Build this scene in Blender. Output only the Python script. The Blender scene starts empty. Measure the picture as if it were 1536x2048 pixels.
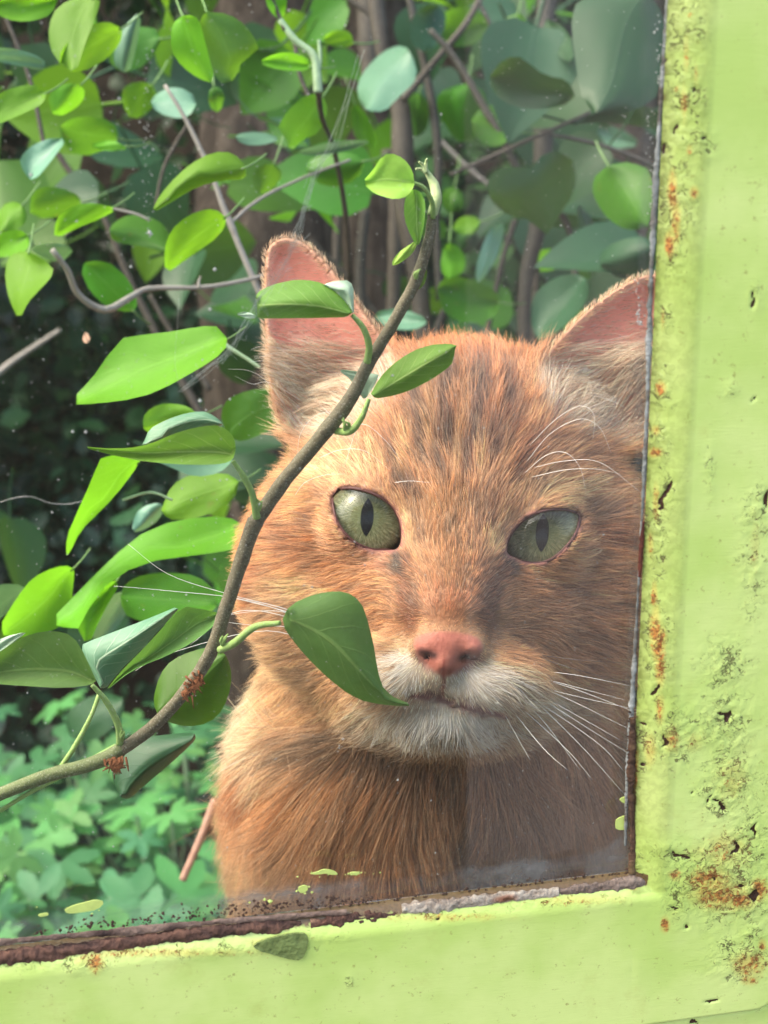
import bpy, bmesh, math, random
import numpy as np
from mathutils import Vector, Matrix
rng = np.random.default_rng(7)
random.seed(7)
C = bpy.context.scene.collection
sc = bpy.context.scene

# ---------------------------------------------------------------- camera frame
# The window is axis aligned (x right, y outward to the garden, z up). The camera
# stands inside, yawed, pitched and rolled against it.
K = 0.536 / 1536.0                       # tangent per photo pixel
def ray(px, py): return np.array([(px - 768.0) * K, 1.0, (1024.0 - py) * K])
dc = 0.345
Cc = ray(1257, 1742) * dc
Tc = ray(1333, 0) * 0.275
vT = Tc - Cc
rl = ray(0, 1893)
dl = float(np.dot(Cc, vT) / np.dot(rl, vT))
Lc = rl * dl
wz = vT / np.linalg.norm(vT)
wx = -(Lc - Cc); wx /= np.linalg.norm(wx)
wy = np.cross(wz, wx)
R = np.array([wx, wy, wz])               # camera frame (right, forward, up) -> world
CORNER = np.array([0.0, 0.0, 1.25])      # glass corner in the world
CAMLOC = CORNER - R @ Cc
def c2w(p): return np.asarray(p) @ R.T + CAMLOC       # metres, camera frame -> world
def P(px, py, d): return Vector(c2w(ray(px, py) * d))
def onplane(px, py, y=0.0):
    r = R @ ray(px, py)
    t = (y - CAMLOC[1]) / r[1]
    return CAMLOC + r * t
def w2px(w):
    c = (np.asarray(w) - CAMLOC) @ R
    return 768 + c[..., 0] / c[..., 1] / K, 1024 - c[..., 2] / c[..., 1] / K, c[..., 1]
cam = bpy.data.cameras.new('camera'); camo = bpy.data.objects.new('camera', cam); C.objects.link(camo)
m = Matrix.Identity(4)
right = R[:, 0]; fwd = R[:, 1]; up = R[:, 2]
for i in range(3):
    m[i][0] = right[i]; m[i][1] = up[i]; m[i][2] = -fwd[i]; m[i][3] = CAMLOC[i]
camo.matrix_world = m
cam.sensor_fit = 'HORIZONTAL'; cam.sensor_width = 36.0; cam.lens = 36.0 / 0.536
cam.clip_start = 0.01; cam.clip_end = 200.0
cam.dof.use_dof = True; cam.dof.focus_distance = 0.375; cam.dof.aperture_fstop = 30.0
sc.camera = camo
sc.view_settings.view_transform = 'Standard'; sc.view_settings.look = 'None'
sc.view_settings.exposure = 2.25; sc.view_settings.gamma = 1.0
sc.view_settings.use_curve_mapping = False

# ---------------------------------------------------------------- daylight
world = bpy.data.worlds.new('World'); sc.world = world; world.use_nodes = True
wn = world.node_tree; bg = wn.nodes['Background']
sky = wn.nodes.new('ShaderNodeTexSky'); sky.sky_type = 'NISHITA'; sky.sun_disc = False
SUN_EL, SUN_AZ = 54.0, 284.0              # azimuth, clockwise from +y
sky.sun_elevation = math.radians(SUN_EL); sky.sun_rotation = math.radians(SUN_AZ)
sky.dust_density = 6.0; sky.air_density = 1.2; sky.ozone_density = 0.6
wn.links.new(sky.outputs[0], bg.inputs[0]); bg.inputs[1].default_value = 0.15
sun = bpy.data.lights.new('sun', 'SUN'); sun.energy = 0.6; sun.angle = math.radians(75); sun.color = (1, .95, .87)
suno = bpy.data.objects.new('sun', sun); C.objects.link(suno)
az = math.radians(SUN_AZ); el = math.radians(SUN_EL)
sdir = Vector((math.sin(az) * math.cos(el), math.cos(az) * math.cos(el), math.sin(el)))
suno.rotation_euler = sdir.to_track_quat('Z', 'Y').to_euler(); suno.location = (0, 0, 6)
try:
    sc.cycles_curves.shape = 'RIBBONS'
except Exception: pass
sc.cycles.transparent_max_bounces = 16
sc.cycles.max_bounces = 8

# ---------------------------------------------------------------- helpers
def s2l(c):
    c = np.asarray(c, float) / 255.0
    return np.where(c <= 0.04045, c / 12.92, ((c + 0.055) / 1.055) ** 2.4)
def rgb(*c): return tuple(float(x) for x in s2l(c)) + (1.0,)
def link(name, data, parent=None):
    o = bpy.data.objects.new(name, data); C.objects.link(o)
    if parent is not None:
        o.parent = parent; o.matrix_parent_inverse = Matrix.Translation(-parent.location)
    return o
def tag(o, label=None, cat=None, group=None, kind=None):
    if label: o['label'] = label
    if cat: o['category'] = cat
    if group: o['group'] = group
    if kind: o['kind'] = kind
    return o
def empty(name, loc=(0, 0, 0)):
    o = bpy.data.objects.new(name, None); C.objects.link(o); o.location = loc; o.empty_display_size = .02
    return o
def mesh(name, v, f, mat=None, parent=None, smooth=True):
    me = bpy.data.meshes.new(name)
    me.from_pydata([tuple(map(float, a)) for a in v], [], [tuple(map(int, a)) for a in f])
    if mat: me.materials.append(mat)
    if smooth: me.polygons.foreach_set('use_smooth', [True] * len(me.polygons))
    me.update()
    return link(name, me, parent)
def setuv(o, uv):
    l = o.data.uv_layers.new(name='UVMap')
    idx = np.empty(len(o.data.loops), int); o.data.loops.foreach_get('vertex_index', idx)
    l.data.foreach_set('uv', np.asarray(uv, np.float32)[idx].ravel())
def setattr_(o, name, val, typ='FLOAT'):
    a = o.data.attributes.new(name, typ, 'POINT')
    val = np.asarray(val, np.float32)
    if typ == 'FLOAT': a.data.foreach_set('value', val.ravel())
    else:
        if val.shape[1] == 3: val = np.concatenate([val, np.ones((len(val), 1), np.float32)], 1)
        a.data.foreach_set('color', val.ravel())
def grid_faces(nu, nv, off=0, close_u=False):
    i, j = np.meshgrid(np.arange(nu if close_u else nu - 1), np.arange(nv - 1), indexing='ij')
    i2 = (i + 1) % nu
    return np.stack([i * nv + j, i2 * nv + j, i2 * nv + j + 1, i * nv + j + 1], -1).reshape(-1, 4) + off
_lat = np.random.default_rng(3).random(4096).astype(np.float32)
def vnoise(p, s=1.0, seed=0):
    """value noise -1..1, p (n,3)"""
    p = np.asarray(p, np.float64) / s
    i = np.floor(p).astype(np.int64); f = p - i; f = f * f * (3 - 2 * f)
    def h(a, b, c): return _lat[((a * 73856093) ^ (b * 19349663) ^ (c * 83492791) ^ (seed * 2654435)) & 4095]
    r = 0
    for dx in (0, 1):
        for dy in (0, 1):
            for dz in (0, 1):
                w = (f[:, 0] if dx else 1 - f[:, 0]) * (f[:, 1] if dy else 1 - f[:, 1]) * (f[:, 2] if dz else 1 - f[:, 2])
                r = r + w * h(i[:, 0] + dx, i[:, 1] + dy, i[:, 2] + dz)
    return r * 2 - 1
def fbm(p, s, seed=0, o=4):
    r = 0; a = 1; t = 0
    for k in range(o):
        r = r + a * vnoise(p, s / 2 ** k, seed + k); t += a; a *= .5
    return r / t
def catmull(pts, n):
    pts = np.asarray(pts, float)
    m_ = len(pts)
    q = np.vstack([2 * pts[0] - pts[1], pts, 2 * pts[-1] - pts[-2]])
    t = np.linspace(0, m_ - 1 - 1e-9, n); i = t.astype(int); f = (t - i)[:, None]
    a, b, c, d = q[i], q[i + 1], q[i + 2], q[i + 3]
    return .5 * (2 * b + (c - a) * f + (2 * a - 5 * b + 4 * c - d) * f ** 2 + (3 * b - a - 3 * c + d) * f ** 3)
def tube_data(path, rad, ns=8, cap=True, lump=0, seed=0):
    """path (n,3) world, rad (n,)"""
    path = np.asarray(path, float); n = len(path); rad = np.broadcast_to(rad, (n,)).astype(float)
    tan = np.gradient(path, axis=0); tan /= np.linalg.norm(tan, axis=1)[:, None] + 1e-12
    ref = np.array([0.13, 0.21, 0.97]); 
    if abs(np.dot(tan.mean(0) / (np.linalg.norm(tan.mean(0)) + 1e-9), ref)) > .9: ref = np.array([.97, .1, .2])
    a = np.cross(tan, ref); a /= np.linalg.norm(a, axis=1)[:, None]
    b = np.cross(tan, a)
    th = np.arange(ns) * 2 * np.pi / ns
    r = rad[:, None] * np.ones(ns)[None]
    if lump:
        q = path[:, None] + rad[:, None, None] * (a[:, None] * np.cos(th)[None, :, None] + b[:, None] * np.sin(th)[None, :, None])
        r = r * (1 + lump * fbm(q.reshape(-1, 3), float(rad.mean()) * 2.2, seed).reshape(n, ns))
    v = path[:, None] + r[..., None] * (a[:, None] * np.cos(th)[None, :, None] + b[:, None] * np.sin(th)[None, :, None])
    v = v.reshape(-1, 3)
    i, j = np.meshgrid(np.arange(n - 1), np.arange(ns), indexing='ij'); j2 = (j + 1) % ns
    f = np.stack([i * ns + j, i * ns + j2, (i + 1) * ns + j2, (i + 1) * ns + j], -1).reshape(-1, 4).tolist()
    if cap: f += [list(range(ns))[::-1], [(n - 1) * ns + k for k in range(ns)]]
    return v, f
def tube(name, path, rad, mat, parent=None, ns=8, lump=0, seed=0):
    v, f = tube_data(path, rad, ns, True, lump, seed)
    return mesh(name, v, f, mat, parent)
class Mat:
    """tiny node helper"""
    def __init__(s, name):
        s.m = bpy.data.materials.new(name); s.m.use_nodes = True; s.t = s.m.node_tree
        for n in list(s.t.nodes): s.t.nodes.remove(n)
        s.out = s.t.nodes.new('ShaderNodeOutputMaterial')
    def n(s, typ, ins=None, **kw):
        nd = s.t.nodes.new('ShaderNode' + typ)
        for k, v in kw.items(): setattr(nd, k, v)
        for k, v in (ins or {}).items():
            if isinstance(v, bpy.types.NodeSocket): s.t.links.new(v, nd.inputs[k])
            else: nd.inputs[k].default_value = v
        return nd
    def math(s, op, a, b=0.0, c=None, clamp=False):
        i = {0: a, 1: b}
        if c is not None: i[2] = c
        return s.n('Math', i, operation=op, use_clamp=clamp).outputs[0]
    def mix(s, f, a, b, bt='MIX'):
        nd = s.n('Mix', data_type='RGBA', blend_type=bt)
        for k, v in ((0, f), (6, a), (7, b)):
            if isinstance(v, bpy.types.NodeSocket): s.t.links.new(v, nd.inputs[k])
            else: nd.inputs[k].default_value = v
        return nd.outputs[2]
    def ramp(s, f, stops, interp='LINEAR'):
        nd = s.n('ValToRGB', {0: f}); cr = nd.color_ramp; cr.interpolation = interp
        while len(cr.elements) < len(stops): cr.elements.new(0.5)
        for e, (p, c) in zip(cr.elements, stops):
            e.position = p; e.color = c if len(c) == 4 else tuple(c) + (1,)
        return nd.outputs[0]
    def sm(s, x, a, b):
        return s.n('MapRange', {0: x, 1: a, 2: b, 3: 0.0, 4: 1.0}, interpolation_type='SMOOTHSTEP').outputs[0]
    def noise(s, scale, detail=3, vec=None, rough=.5, dist=0.0, out=0):
        i = {'Scale': scale, 'Detail': detail, 'Roughness': rough, 'Distortion': dist}
        if vec is not None: i['Vector'] = vec
        return s.n('TexNoise', i).outputs[out]
    def obj(s): return s.n('NewGeometry').outputs['Position']
    def bump(s, h, strength, dist, normal=None):
        i = {'Height': h, 'Strength': strength, 'Distance': dist}
        if normal is not None: i['Normal'] = normal
        return s.n('Bump', i).outputs[0]
    def attr(s, name, out='Fac'): return s.n('Attribute', attribute_name=name).outputs[out]
    def done(s, sh, disp=None):
        s.t.links.new(sh, s.out.inputs[0]); return s.m
    def pbr(s, color, rough=.6, spec=.5, normal=None, **kw):
        i = {'Base Color': color, 'Roughness': rough, 'Specular IOR Level': spec}
        if normal is not None: i['Normal'] = normal
        i.update(kw)
        return s.n('BsdfPrincipled', i).outputs[0]
def plain(name, col, rough=.6, spec=.4, vary=.25, scale=60, bump=0.0):
    M_ = Mat(name); n = M_.noise(scale, 4, M_.obj())
    c = M_.mix(n, tuple(x * (1 - vary) for x in col[:3]) + (1,), tuple(min(1, x * (1 + vary)) for x in col[:3]) + (1,))
    nb = M_.bump(n, bump, .002) if bump else None
    return M_.done(M_.pbr(c, rough, spec, nb))
# ================================================================= setting: ground and what stands behind the camera
GZ = 0.0
def soil():
    M_ = Mat('soil'); p = M_.obj(); n = M_.noise(9, 6, p, .7)
    c = M_.ramp(n, [(.3, (.012, .010, .008, 1)), (.6, (.035, .028, .02, 1)), (.8, (.06, .045, .03, 1))])
    return M_.done(M_.pbr(c, .95, .1, M_.bump(n, .8, .03)))
MSOIL = soil()
nx = 60
gx = np.linspace(-1, 1, nx); gx = np.sign(gx) * np.abs(gx) ** 2.2 * 60
X, Y = np.meshgrid(gx, gx, indexing='ij')
Z = GZ + .05 * fbm(np.stack([X.ravel(), Y.ravel(), 0 * X.ravel()], 1), 1.7, 4).reshape(X.shape)
g = mesh('ground', np.stack([X, Y, Z], -1).reshape(-1, 3), grid_faces(nx, nx), MSOIL); tag(g, kind='structure')

# ================================================================= the green metal window frame
cx0, cz0 = CORNER[0], CORNER[2]
def uv(px, py):
    r = (R @ np.stack([(np.asarray(px, float) - 768) * K, np.ones(np.shape(px)), (1024 - np.asarray(py, float)) * K])).T
    t = -CAMLOC[1] / r[..., 1]
    q = CAMLOC + r * t[..., None]
    return q[..., 0] - cx0, q[..., 2] - cz0
win = empty('window', (cx0, 0, cz0 - .06))
tag(win, 'lime green painted metal window frame with flaking rust around a dusty glass pane', 'window')
S = .0005
us = np.arange(-.200, .0705, S); vs = np.arange(-.085, .2605, S)
U, Vv = np.meshgrid(us, vs, indexing='ij')
e1 = uv(1050, 2048); e2 = uv(1500, 2000); e3 = uv(1536, 1935)
pz = float(e2[1]) + .0004; pxr = float(e3[0]) + .0006
print('plate', e1, e2, e3)
def prof(U, Vv):
    dx = U; dz = -Vv
    ds = np.maximum(dx, 0); dr = np.maximum(dz, 0)
    hs = np.clip(dx / .0078, 0, 1); hs = .0006 + .0042 * (1 - (1 - hs) ** 1.7)
    hr = np.clip(dz / .0062, 0, 1); hr = .0012 + .0036 * (1 - (1 - hr) ** 2)
    h = np.maximum(np.where(dx > 0, hs, 0), np.where(dz > 0, hr, 0))
    # raised plate outline
    qx = U - (pxr - .0055); qz = -(Vv - (pz + .0055))
    sd = np.hypot(np.maximum(qx, 0), np.maximum(qz, 0)) + np.minimum(np.maximum(qx, qz), 0) - .0055
    t = np.clip((sd + .0006) / .0013, 0, 1); t = t * t * (3 - 2 * t)
    h = h - .0017 * t - .0006 * np.exp(-((sd - .0009) / .0005) ** 2)
    return h, sd
H, SDp = prof(U, Vv)
P3 = np.stack([U.ravel(), Vv.ravel(), 0 * U.ravel()], 1)
ppx, ppy, _ = w2px(np.stack([U.ravel() + cx0, -H.ravel(), Vv.ravel() + cz0], 1))
FLK = [ # px,py,rx,ry,strength : blistered, cracked paint
 (1375, 60, 34, 70, .6), (1370, 200, 34, 90, .7), (1380, 290, 46, 40, .6), (1355, 420, 34, 80, .8), (1345, 520, 26, 40, .7), (1330, 650, 14, 60, .5), (1325, 780, 22, 50, .8), (1318, 880, 22, 50, .95),
 (1330, 1000, 30, 60, .5), (1310, 1080, 24, 70, .8), (1318, 1300, 26, 90, .9), (1300, 1200, 18, 40, .7), (1340, 1470, 60, 60, .75), (1290, 1440, 24, 50, .6), (1275, 1530, 14, 60, .9), (1272, 1740, 16, 40, .9), (1510, 1030, 30, 50, .6), (1505, 1150, 30, 90, .45),
 (1450, 1330, 50, 50, .6), (1440, 1450, 60, 70, .75), (1460, 1570, 56, 70, .8), (1490, 1700, 50, 70, .8), (1430, 1760, 90, 70, .95), (1490, 1800, 46, 40, 1.0), (1360, 1790, 36, 50, .7), (1480, 1920, 60, 40, .75), (1500, 1870, 30, 30, .6), (1350, 1700, 60, 22, .5),
 (1420, 940, 12, 60, .3), (1460, 780, 16, 16, .4), (1512, 590, 14, 30, .35), (1050, 1800, 200, 14, .45), (850, 1825, 160, 14, .4), (300, 1900, 300, 16, .55), (60, 1925, 90, 14, .6), (170, 1920, 40, 26, .7), (640, 1870, 60, 14, .5), (700, 1960, 12, 16, .35)]
RST = [(1372, 110, 8, 50, .55), (1368, 210, 8, 50, .6), (1392, 150, 6, 30, .5), (1352, 440, 10, 60, .7), (1326, 640, 6, 30, .5), (1312, 1000, 8, 50, .6), (1310, 1260, 12, 60, .8), (1320, 1340, 12, 40, .8), (1300, 1500, 14, 40, .6), (1390, 1480, 30, 30, .45), (1460, 1560, 50, 60, .42), (1450, 1700, 60, 60, .5), (1420, 1760, 50, 30, .8), (1320, 1420, 12, 40, .6), (1510, 1100, 16, 100, .4), (1500, 1930, 40, 30, .75), (880, 1835, 200, 12, .5), (1150, 1800, 130, 14, .5), (300, 1905, 300, 12, .55), (190, 1925, 20, 30, .7),(1345, 380, 10, 40, .9), (1338, 490, 10, 26, 1.0), (1322, 775, 12, 16, .9), (1310, 905, 16, 12, .9), (1378, 300, 8, 14, .6), (1388, 385, 10, 14, .8), (1318, 1290, 16, 50, .8), (1308, 1190, 8, 30, .8), (1312, 860, 10, 12, .7), (1330, 1850, 10, 18, 1.0), (1345, 1480, 20, 30, .6), (1300, 1090, 10, 30, .6),
 (1440, 1790, 70, 34, .75), (1480, 1800, 36, 22, .8), (1350, 1750, 14, 12, .8), (1400, 1700, 40, 30, .4), (1500, 1960, 20, 14, .7), (1520, 1780, 20, 26, .9), (1525, 1890, 10, 14, .8), (1265, 1770, 20, 12, .8), (1268, 1520, 10, 60, .8), (170, 1915, 26, 22, .5), (1380, 30, 5, 6, .9), (1352, 178, 5, 6, .9), (1255, 1440, 10, 40, .5), (520, 1885, 30, 12, .5), (60, 1905, 120, 10, .5), (1375, 1835, 200, 6, 0)]
CHP = [(1332, 128, 5, 18, 20), (1350, 255, 4, 12, 15), (1326, 300, 3, 20, 8), (1392, 180, 3, 8, 5), (1405, 280, 6, 5, 40), (1310, 1385, 5, 16, 20), (1290, 1445, 8, 8, 0), (1330, 1480, 5, 16, 0), (1362, 1712, 20, 5, 22), (1445, 1430, 14, 4, 20), (1455, 1435, 5, 12, 30), (1440, 1610, 16, 5, 45), (1470, 1700, 4, 22, 15), (1375, 1856, 7, 5, 10), (1510, 1790, 14, 8, -40),
 (1333, 985, 5, 26, 20), (1320, 1010, 5, 20, 15), (1508, 600, 3, 14, 0), (1480, 1770, 8, 5, 0), (1425, 1760, 7, 6, 0), (876, 1838, 5, 4, 0), (1350, 1818, 9, 3, 40), (1535, 1000, 5, 20, 0), (1508, 1660, 4, 16, 10), (1380, 1580, 3, 3, 0), (1420, 1600, 3, 22, 25), (1425, 2005, 16, 3, -6), (1388, 2046, 12, 6, 0), (1290, 1530, 6, 5, 0), (1505, 795, 3, 5, 0)]
def blob(L_, pw=1.0):
    r = np.zeros(len(ppx))
    for q in L_:
        dx = (ppx - q[0]) / q[2]; dy = (ppy - q[1]) / q[3]
        r = np.maximum(r, q[4] * np.exp(-(dx * dx + dy * dy) * .9))
    return r
flk = blob(FLK); rst = blob(RST); chp = np.zeros(len(ppx))
wx_ = ppx + 7 * vnoise(P3, .0016, 3); wy_ = ppy + 7 * vnoise(P3, .0016, 5)
for (a, b, rx, ry, dg_) in CHP:
    t = math.radians(dg_); dx = wx_ - a; dy = wy_ - b
    q = ((dx * math.cos(t) + dy * math.sin(t)) / rx) ** 2 + ((-dx * math.sin(t) + dy * math.cos(t)) / ry) ** 2
    chp = np.maximum(chp, np.clip(1.25 - q, 0, 1))
Hd = H.ravel() + .00006 * fbm(P3, .012, 8) + flk * (.00035 * np.abs(fbm(P3, .003, 9)) + .00022 * vnoise(P3, .0011, 10)) - chp * .0005
Hd += .00004 * vnoise(P3 * np.array([1, .25, 1]), .002, 17) * np.clip(1 - U.ravel() / .009, 0, 1) * (U.ravel() > 0)
keep_v = ~((U < -S * .5) & (Vv > S * .5))
iu, iv = U.shape
ii, jj = np.meshgrid(np.arange(iu - 1), np.arange(iv - 1), indexing='ij')
okc = keep_v[:-1, :-1] & keep_v[1:, :-1] & keep_v[:-1, 1:] & keep_v[1:, 1:]
fa = np.stack([ii * iv + jj, (ii + 1) * iv + jj, (ii + 1) * iv + jj + 1, ii * iv + jj + 1], -1)[okc]
used = np.zeros(iu * iv, bool); used[fa.ravel()] = True; remap = np.cumsum(used) - 1
FV = np.stack([U.ravel() + cx0, -Hd, Vv.ravel() + cz0], 1)[used]
fa = remap[fa]
FV, fa, flk, rst, chp = FV, fa, flk[used], rst[used], chp[used]
# thickness: the sheet's back, so that the frame is a solid rail from every side
M_ = Mat('lime_paint'); p = M_.obj()
fk, rs, ch = M_.attr('flake'), M_.attr('rust'), M_.attr('chip')
n1 = M_.noise(560, 4, p, .6, .6); n2 = M_.noise(230, 3, p, .6); n3 = M_.noise(1500, 2, p); n4 = M_.noise(30, 4, p, .6)
st = M_.n('VectorMath', {0: p, 1: (260.0, 40.0, 2600.0)}, operation='MULTIPLY').outputs[0]; brush = M_.noise(1.0, 3, st, .6)
rid = M_.math('ABSOLUTE', M_.math('SUBTRACT', n1, .5))
line = M_.math('SUBTRACT', 1.0, M_.sm(rid, .002, M_.math('ADD', .004, M_.math('MULTIPLY', M_.sm(M_.noise(330, 2, p), .42, .75), .075))))
gate = M_.sm(M_.math('ADD', n2, M_.math('MULTIPLY', fk, .26)), .56, .64)
crack = M_.math('MULTIPLY', M_.math('MULTIPLY', line, gate), M_.sm(fk, .05, .35))
n5 = M_.noise(1150, 4, p, .65)
rmask = M_.sm(M_.math('ADD', M_.math('MULTIPLY', rs, .36), M_.math('ADD', M_.math('MULTIPLY', n1, .5), M_.math('MULTIPLY', n5, .45))), .66, .78)
rmask = M_.math('MULTIPLY', rmask, M_.sm(rs, .03, .22))
halo = M_.math('MULTIPLY', M_.sm(M_.math('ADD', rs, M_.math('MULTIPLY', n2, .5)), .42, 1.0), .55)
base = M_.mix(M_.sm(n4, .3, .7), rgb(186, 220, 120), rgb(210, 236, 150))
base = M_.mix(M_.math('MULTIPLY', M_.sm(M_.noise(75, 5, p, .7), .55, .75), .22), base, rgb(172, 176, 88))
base = M_.mix(M_.math('MULTIPLY', M_.sm(brush, .5, .8), .16), base, rgb(176, 206, 112))
speck = M_.math('MULTIPLY', M_.sm(M_.noise(520, 5, p, .8), .60, .68), .65)
base = M_.mix(speck, base, rgb(138, 136, 66))
base = M_.mix(M_.math('MULTIPLY', M_.sm(fk, .1, .9), .16), base, rgb(168, 190, 96))
base = M_.mix(M_.math('MULTIPLY', M_.attr('grime_and_shade'), M_.math('ADD', .6, M_.math('MULTIPLY', M_.sm(n1, .35, .65), .4))), base, rgb(96, 108, 48))
base = M_.mix(M_.math('MULTIPLY', M_.sm(M_.math('ADD', M_.attr('edge_dirt'), M_.math('MULTIPLY', M_.math('SUBTRACT', n1, .5), .9)), .35, .6), .95), base, M_.mix(n3, rgb(48, 36, 28), rgb(120, 92, 66)))
base = M_.mix(halo, base, rgb(206, 178, 88))
rc = M_.mix(M_.sm(n3, .35, .65), rgb(104, 56, 28), rgb(190, 124, 58))
base = M_.mix(M_.math('MULTIPLY', rmask, .9), base, rc)
base = M_.mix(M_.math('MULTIPLY', crack, .85), base, M_.mix(M_.sm(rs, .1, .5), rgb(84, 74, 40), rgb(128, 68, 26)))
cm = M_.sm(M_.math('ADD', ch, M_.math('MULTIPLY', M_.math('SUBTRACT', n1, .5), .5)), .4, .55)
base = M_.mix(cm, base, M_.mix(n3, (.012, .010, .008, 1), rgb(86, 56, 34)))
hb = M_.math('SUBTRACT', M_.math('ADD', M_.math('MULTIPLY', n1, M_.math('MULTIPLY', fk, .9)), M_.math('MULTIPLY', brush, .05)), M_.math('ADD', M_.math('MULTIPLY', crack, .35), M_.math('MULTIPLY', cm, .5)))
nrm = M_.bump(hb, .9, .0009)
rgh = M_.math('ADD', .38, M_.math('MULTIPLY', M_.math('ADD', rmask, crack), .4))
base = M_.mix(1.0, base, (.98, .885, .77, 1), 'MULTIPLY')
MPAINT = M_.done(M_.pbr(base, rgh, .45, nrm))
nvf = len(FV)
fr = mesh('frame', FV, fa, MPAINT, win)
setattr_(fr, 'flake', flk); setattr_(fr, 'rust', rst); setattr_(fr, 'chip', chp)
uu_, vv_ = FV[:, 0] - cx0, FV[:, 2] - cz0
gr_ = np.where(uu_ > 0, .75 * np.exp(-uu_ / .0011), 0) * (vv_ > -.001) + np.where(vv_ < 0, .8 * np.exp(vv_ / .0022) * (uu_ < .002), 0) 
gr_ = gr_ + .40 * ((uu_ > 0) & (uu_ < .009) & (vv_ > -.004)) * np.clip((.0092 - uu_) / .002, 0, 1)  # duller chamfer: its shade is painted into the paint colour
gr_ = gr_ + .8 * np.exp(-(np.abs(SDp.ravel()[used] - .0007) / .0004) ** 2)  # shadow line of the plate's edge, painted along the groove
setattr_(fr, 'edge_dirt', np.clip(np.where((uu_ < .004) & (vv_ <= .001), 1.1 * np.clip(1 + vv_ / .0035, 0, 1), 0) + np.where((uu_ > 0) & (vv_ > 0), np.clip(1 - uu_ / .0011, 0, 1) * (.35 + .65 * np.exp(-((vv_ - .015) / .02) ** 2)), 0), 0, 1.2))
setattr_(fr, 'grime_and_shade', np.clip(gr_, 0, 1))
def box(name, lo, hi, mat, parent, bev=0.0):
    bm = bmesh.new(); bmesh.ops.create_cube(bm, size=1.0)
    for v in bm.verts: v.co = Vector([(lo[k] + hi[k]) / 2 + v.co[k] * (hi[k] - lo[k]) for k in range(3)])
    if bev: bmesh.ops.bevel(bm, geom=bm.edges[:], offset=bev, segments=2, affect='EDGES', profile=.5)
    me_ = bpy.data.meshes.new(name); bm.to_mesh(me_); bm.free(); me_.materials.append(mat)
    return link(name, me_, parent)
MCORE = plain('bare_steel_and_grime', rgb(88, 84, 74), .5, .4, .1, 90)
box('stile_core', (cx0 + .0135, .0044, cz0 - .084), (cx0 + .07, .0085, cz0 + .26), MCORE, win)
box('rail_core', (cx0 - .20, .0044, cz0 - .084), (cx0 + .0132, .0085, cz0 - .0060), MCORE, win)
# lower wall below and the rest of the door beside, so that the frame stands in something
MRIMG = plain('weathered_panel', rgb(150, 175, 100), .6, .3, .2, 20)

# ---- the glass pane
M_ = Mat('window_glass'); fre = M_.n('Fresnel', {0: 1.5}).outputs[0]
gl = M_.n('BsdfGlossy', {0: (1, 1, 1, 1), 'Roughness': .01}).outputs[0]; tp = M_.n('BsdfTransparent', {0: (.96, .985, .965, 1)}).outputs[0]
MGLASS = M_.done(M_.n('MixShader', {0: fre, 1: tp, 2: gl}).outputs[0])
pane = box('glass_pane', (cx0 - .26, .0012, cz0 - .0030), (cx0 + .0030, .0042, cz0 + .29), MGLASS, win)
# ---- film of dirt and painted reflection haze on the inner face
Sf = .0012
fu = np.arange(-.19, .0025, Sf); fv_ = np.arange(-.0025, .26, Sf)
A, B = np.meshgrid(fu, fv_, indexing='ij')
fx, fy, _ = w2px(np.stack([A.ravel() + cx0, 0 * A.ravel() + .001, B.ravel() + cz0], 1))
FP = np.stack([A.ravel(), B.ravel(), 0 * A.ravel()], 1)
nz = fbm(FP, .012, 51); nz2 = fbm(FP, .003, 55)
bot = B.ravel() - .0002; rgt = -A.ravel()
rr_ = .010
band_b = np.interp(fx, [0, 200, 500, 900, 1150, 1260], [.0075, .0066, .0070, .0062, .0060, .0060]) + .0006 * nz2
dcor = np.where((rgt < rr_) & (bot < rr_ + .004), rr_ - np.hypot(rr_ - rgt, rr_ + .004 - bot), 1)
dens = .34 * np.clip((band_b - bot + .0010 * nz) / .0022, 0, 1) * (.75 + .8 * nz + .3 * nz2) + .22 * np.exp(-((bot - band_b * .62 - .0005 * nz2) / .0004) ** 2) * (nz > 0)
dens = np.maximum(dens, .34 * np.clip((.0022 - dcor) / .0015, 0, 1) * (bot < .016))
wr = np.interp(fy, [0, 300, 700, 1200, 1500, 1700], [.0048, .0040, .0034, .0026, .0030, .004]) + .0004 * nz2
dens = np.maximum(dens, .26 * np.clip((wr - rgt) / .0012, 0, 1) * (.8 + .5 * nz2))
veil = np.clip((fx - 700) / 500, 0, 1) * .035 + .004  # rightward ramp: haze of the reflection painted into the film
veil += .035 * np.clip(fbm(FP * np.array([1, .12, 1]), .010, 57) * 2 - .15, 0, 1) + .03 * np.clip(fbm(FP + FP[:, [1, 0, 2]] * .5, .02, 59) * 2 - .3, 0, 1)
veil += .05 * np.exp(-np.maximum(bot - .006, 0) / .006)
dens = np.clip(np.maximum(dens, 0) + veil * (1 + .5 * nz), 0, .9)
M_ = Mat('glass_grime_haze'); p = M_.obj(); dn = M_.attr('grime_haze_amount')
sp = M_.n('TexVoronoi', {'Vector': p, 'Scale': 420.0}).outputs[0]
spk = M_.math('MULTIPLY', M_.math('SUBTRACT', 1.0, M_.sm(sp, .05, .11)), M_.sm(M_.noise(160, 2, p), .52, .62))
nn_ = M_.noise(330, 5, p, .7)
fac = M_.math('ADD', M_.math('MULTIPLY', dn, M_.math('ADD', .55, M_.math('MULTIPLY', nn_, .9))), M_.math('MULTIPLY', spk, .14), clamp=True)
gc = M_.mix(nn_, rgb(128, 126, 120), rgb(170, 170, 162))
df = M_.n('BsdfDiffuse', {0: gc}).outputs[0]; dt = M_.n('BsdfTranslucent', {0: gc}).outputs[0]
dd_ = M_.n('MixShader', {0: .4, 1: df, 2: dt}).outputs[0]
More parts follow.
